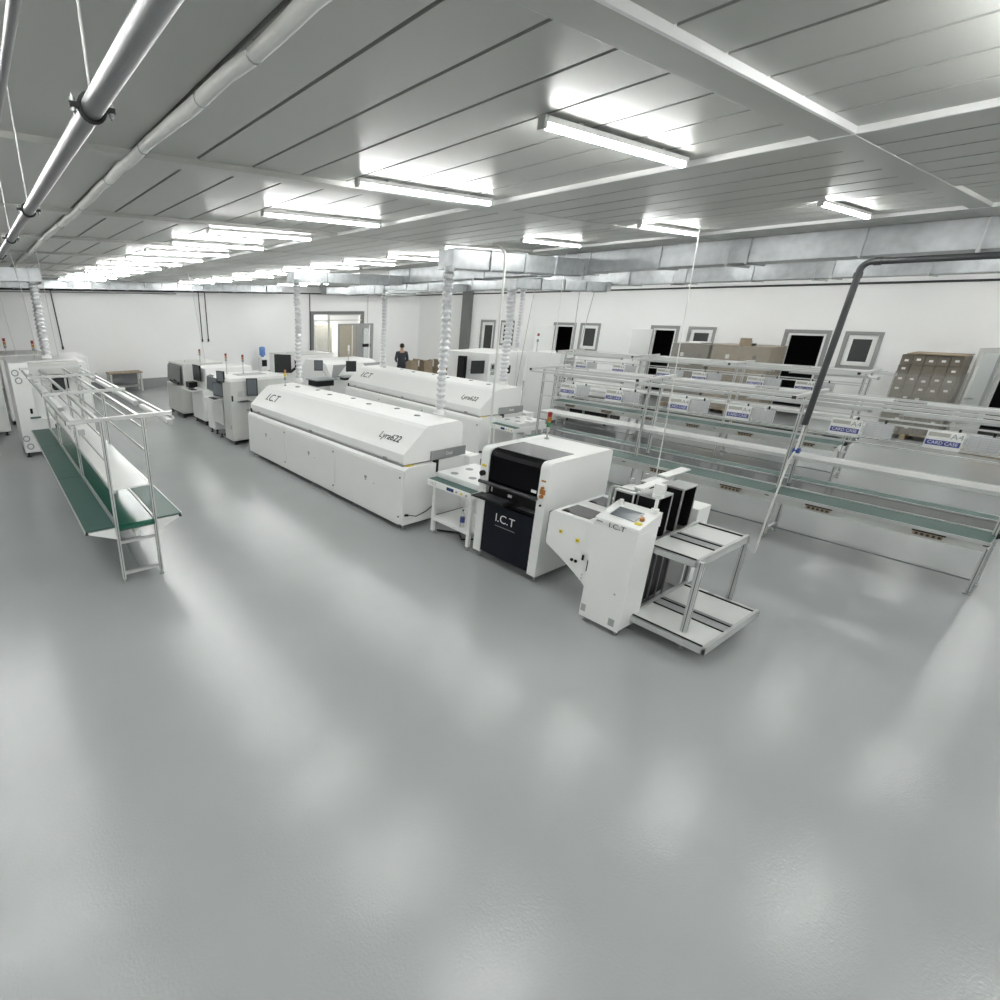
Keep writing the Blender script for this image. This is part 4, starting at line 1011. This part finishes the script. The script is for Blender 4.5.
# side room contents seen through the glazed opening
cb = empty('locker_cabinet', (14.0, YF+1.2, 0), 'beige locker cabinet in the side room behind the glazed opening', 'cabinet')
MB().box(0, 1.6, 0, .5, 0, 2.35).build('body', 'beige', cb, .01)
for x in (.0, .8): d = MB().box(x+.01, x+.79, -.015, 0, .05, 2.3).build('door', 'beige', cb, .004)
gp = empty('partition_screen', (14.85, YF-.55, 0), 'tall grey framed sliding screen in front of the glazed opening', 'partition')
MB().box(0, .07, 0, .05, 0, 2.38).box(1.05, 1.45, 0, .05, 0, 2.38).box(1.95, 2.12, 0, .05, 0, 2.38).box(.07, 1.05, 0, .05, 2.30, 2.38).box(1.45, 1.95, 0, .05, 2.15, 2.38).box(1.45, 1.95, 0, .05, 0, .45).build('frame', 'frame_grey', gp)
bx('panel', 'beige', gp, .07, 1.05, .015, .03, 0, 2.30)
bx('pane', 'glass', gp, 1.45, 1.95, .02, .03, .45, 2.15)
bx('cross_bar', 'black_plastic', gp, 1.45, 1.95, -.01, .02, 1.25, 1.40)
bx('handle_bar', 'powder_white', gp, .78, .82, -.04, 0, 0, 2.3)
bx('handle_bar', 'powder_white', gp, 1.85, 1.88, -.04, 0, 0, 2.3)
rl = bpy.data.lights.new('side_room_lamp', 'AREA'); rl.energy = 60; rl.size = 1.5
ro = bpy.data.objects.new('side_room_lamp', rl); COL.objects.link(ro); ro.location = (15.2, YF+1.2, 3.1)
# orange bag on card at right
ob = empty('packing_heap', (18.7, 1.45, 0), 'orange bag lying on torn brown cardboard on the floor behind the right bench', 'packing')
b = MB()
pts = [(-.55, -.3), (-.1, -.5), (.5, -.35), (.62, .2), (.2, .5), (-.45, .4)]
b.add([(x, y, .02+.04*((i*7) % 3)) for i, (x, y) in enumerate(pts)]+[(0, 0, .12)]+[(x, y, .005) for x, y in pts], [(i, (i+1) % 6, 6) for i in range(6)]+[(i, (i+1) % 6, 7+(i+1) % 6, 7+i) for i in range(6)]+[tuple(range(12, 6, -1))])
b.build('cardboard_sheet', 'cardboard', ob).scale = (1.1, 1.1, 1.2)
b = MB(); b.lathe([(0.0, .10), (.30, .11), (.38, .18), (.32, .27), (.18, .32), (0.0, .33)], n=18); o = b.build('orange_bag', 'orange', ob); o.scale = (1.1, 1.1, 1.1)

# ------------------------------------------------------------------ the worker
def person(loc, rz):
    r = empty('person', loc, 'person in a dark shirt with short black hair standing behind the rear oven', 'person', None, rz)
    def skin_mesh(name, nodes, edges, mtl, parent, sub=2, rootv=0):
        me = bpy.data.meshes.new(name); me.from_pydata([n[0] for n in nodes], edges, []); me.materials.append(MAT[mtl])
        o = bpy.data.objects.new(name, me); COL.objects.link(o); o.parent = parent
        sk = o.modifiers.new('skin', 'SKIN'); sk.use_smooth_shade = True
        for i, n in enumerate(nodes):
            rr = n[1]; rr = rr if isinstance(rr, tuple) else (rr, rr)
            me.skin_vertices[0].data[i].radius = rr
        me.skin_vertices[0].data[rootv].use_root = True
        s = o.modifiers.new('sub', 'SUBSURF'); s.levels = sub; s.render_levels = sub
        return o
    # faces -Y in its own frame; forearms reach forward to a task
    N = [((0, 0, .95), (.12, .075)), ((0, -.01, 1.10), (.11, .075)), ((0, -.01, 1.28), (.165, .105)), ((0, .0, 1.40), (.12, .08)), ((0, -.01, 1.48), (.055, .055)), ((0, -.02, 1.56), (.06, .065)), ((0, -.03, 1.64), (.078, .092)), ((0, -.025, 1.70), (.06, .075)),
         ((.175, 0, 1.39), .062), ((.235, .02, 1.13), .046), ((.16, -.20, 1.02), .034), ((.13, -.27, 1.01), .026),
         ((-.175, 0, 1.39), .062), ((-.235, .02, 1.13), .046), ((-.16, -.20, 1.02), .034), ((-.13, -.27, 1.01), .026),
         ((.095, 0, .86), .092), ((.11, .0, .48), .058), ((.11, .03, .09), .042), ((.12, -.10, .04), .034),
         ((-.095, 0, .86), .092), ((-.11, .0, .48), .058), ((-.11, .03, .09), .042), ((-.12, -.10, .04), .034)]
    Ed = [(0, 1), (1, 2), (2, 3), (3, 4), (4, 5), (5, 6), (6, 7), (3, 8), (8, 9), (9, 10), (10, 11), (3, 12), (12, 13), (13, 14), (14, 15), (0, 16), (16, 17), (17, 18), (18, 19), (0, 20), (20, 21), (21, 22), (22, 23)]
    body = skin_mesh('body', N, Ed, 'skin', r)
    S = [((0, 0, .86), (.185, .135)), ((0, -.01, 1.10), (.165, .125)), ((0, -.01, 1.28), (.185, .122)), ((0, .0, 1.41), (.14, .10)), ((0, -.005, 1.475), (.088, .085)),
         ((.185, 0, 1.385), .076), ((.242, .02, 1.13), .060), ((.175, -.17, 1.03), .046), ((-.185, 0, 1.385), .076), ((-.242, .02, 1.13), .060), ((-.175, -.17, 1.03), .046)]
    skin_mesh('shirt', S, [(0, 1), (1, 2), (2, 3), (3, 4), (3, 5), (5, 6), (6, 7), (3, 8), (8, 9), (9, 10)], 'shirt', r)
    T = [((0, 0, .96), (.165, .118)), ((.098, 0, .84), .105), ((.112, .0, .48), .074), ((.112, .03, .10), .062), ((-.098, 0, .84), .105), ((-.112, .0, .48), .074), ((-.112, .03, .10), .062)]
    skin_mesh('trousers', T, [(0, 1), (1, 2), (2, 3), (0, 4), (4, 5), (5, 6)], 'trousers', r)
    MB().lathe([(.125, .84), (.150, .88), (.150, 1.06), (.10, 1.08), (0, 1.08)], n=18).build('waistband', 'trousers', r).scale = (1.12, .85, 1)
    for s in (-1, 1):
        MB().prism_x([(-.17, 0), (-.17, .05), (-.08, .085), (.06, .10), (.09, .06), (.09, 0)], s*.118-.048, s*.118+.048).build('shoe', 'rubber', r, .015)
        for k in range(5):      # hand: palm is the forearm end, five fingers
            a = (k-2)*.016; L = [.045, .07, .078, .07, .055][k]
            x = s*.13+a
            q = [((x*1.0, -.27, 1.005), .010), ((x+a*.25, -.27-L*.55, .995), .0085), ((x+a*.3, -.27-L, .975), .0075)]
            if k == (0 if s > 0 else 4): q = [((x, -.255, 1.0), .011), ((x-s*.028, -.285, .995), .010), ((x-s*.036, -.315, .985), .009)]
            skin_mesh('finger', q, [(0, 1), (1, 2)], 'skin', r, 1)
    b = MB()
    prof = []
    vs = []; fs = []; n = 16; m = 8
    for i in range(m+1):
        th = (pi*.72)*i/m
        for j in range(n):
            ph = 2*pi*j/n
            x = sin(th)*cos(ph)*.094; y = sin(th)*sin(ph)*.110; z = cos(th)*.105
            if sin(ph) < .05 and th > 1.15: z = max(z, .045)
            vs.append((x, y-.018, 1.655+z))
    for i in range(m):
        for j in range(n): fs.append((i*n+j, i*n+(j+1) % n, (i+1)*n+(j+1) % n, (i+1)*n+j))
    b.add(vs, fs, True); b.build('hair', 'hair', r)
    MB().box(-.045, -.02, -.118, -.105, 1.64, 1.652).box(.02, .045, -.118, -.105, 1.64, 1.652).build('eyes', 'hair', r)
    MB().prism_x([(-.10, 1.60), (-.135, 1.605), (-.10, 1.645)], -.012, .012).build('nose', 'skin', r, .004)
    MB().box(-.022, .022, -.112, -.10, 1.575, 1.583).build('mouth', 'cardboard_dark', r)
    for s in (-1, 1): MB().lathe([(0, -.012), (.018, -.010), (.024, .0), (.018, .010), (0, .012)], s*.084, -.02, 10).build('ear', 'skin', r).location = (0, 0, 1.63)
    return r
person((14.45, 17.0, 0), radians(148))

# ------------------------------------------------------------------ camera, world, colour management
cd = bpy.data.cameras.new('camera'); cam = bpy.data.objects.new('camera', cd); COL.objects.link(cam)
cd.sensor_width = 36; cd.lens = 36*525/1000; cd.shift_x = (500-333.5)/1000; cd.clip_start = .05
pitch = math.atan(192/525)
cam.location = (0, 0, 3.1); cam.rotation_euler = (pi/2-pitch, 0, -radians(33.2))
SC.camera = cam
w = bpy.data.worlds.new('world'); w.use_nodes = True; SC.world = w
w.node_tree.nodes['Background'].inputs['Color'].default_value = (.9, .95, 1, 1); w.node_tree.nodes['Background'].inputs['Strength'].default_value = .02
SC.view_settings.view_transform = 'Standard'; SC.view_settings.look = 'None'
SC.view_settings.exposure = 1.4; SC.view_settings.gamma = 1.0; SC.view_settings.use_curve_mapping = False
SC.cycles.max_bounces = 8; SC.cycles.diffuse_bounces = 5; SC.cycles.transparent_max_bounces = 12
SC.cycles.use_denoising = True; SC.cycles.caustics_reflective = False; SC.cycles.caustics_refractive = False
SC.cycles.sample_clamp_indirect = 6.0
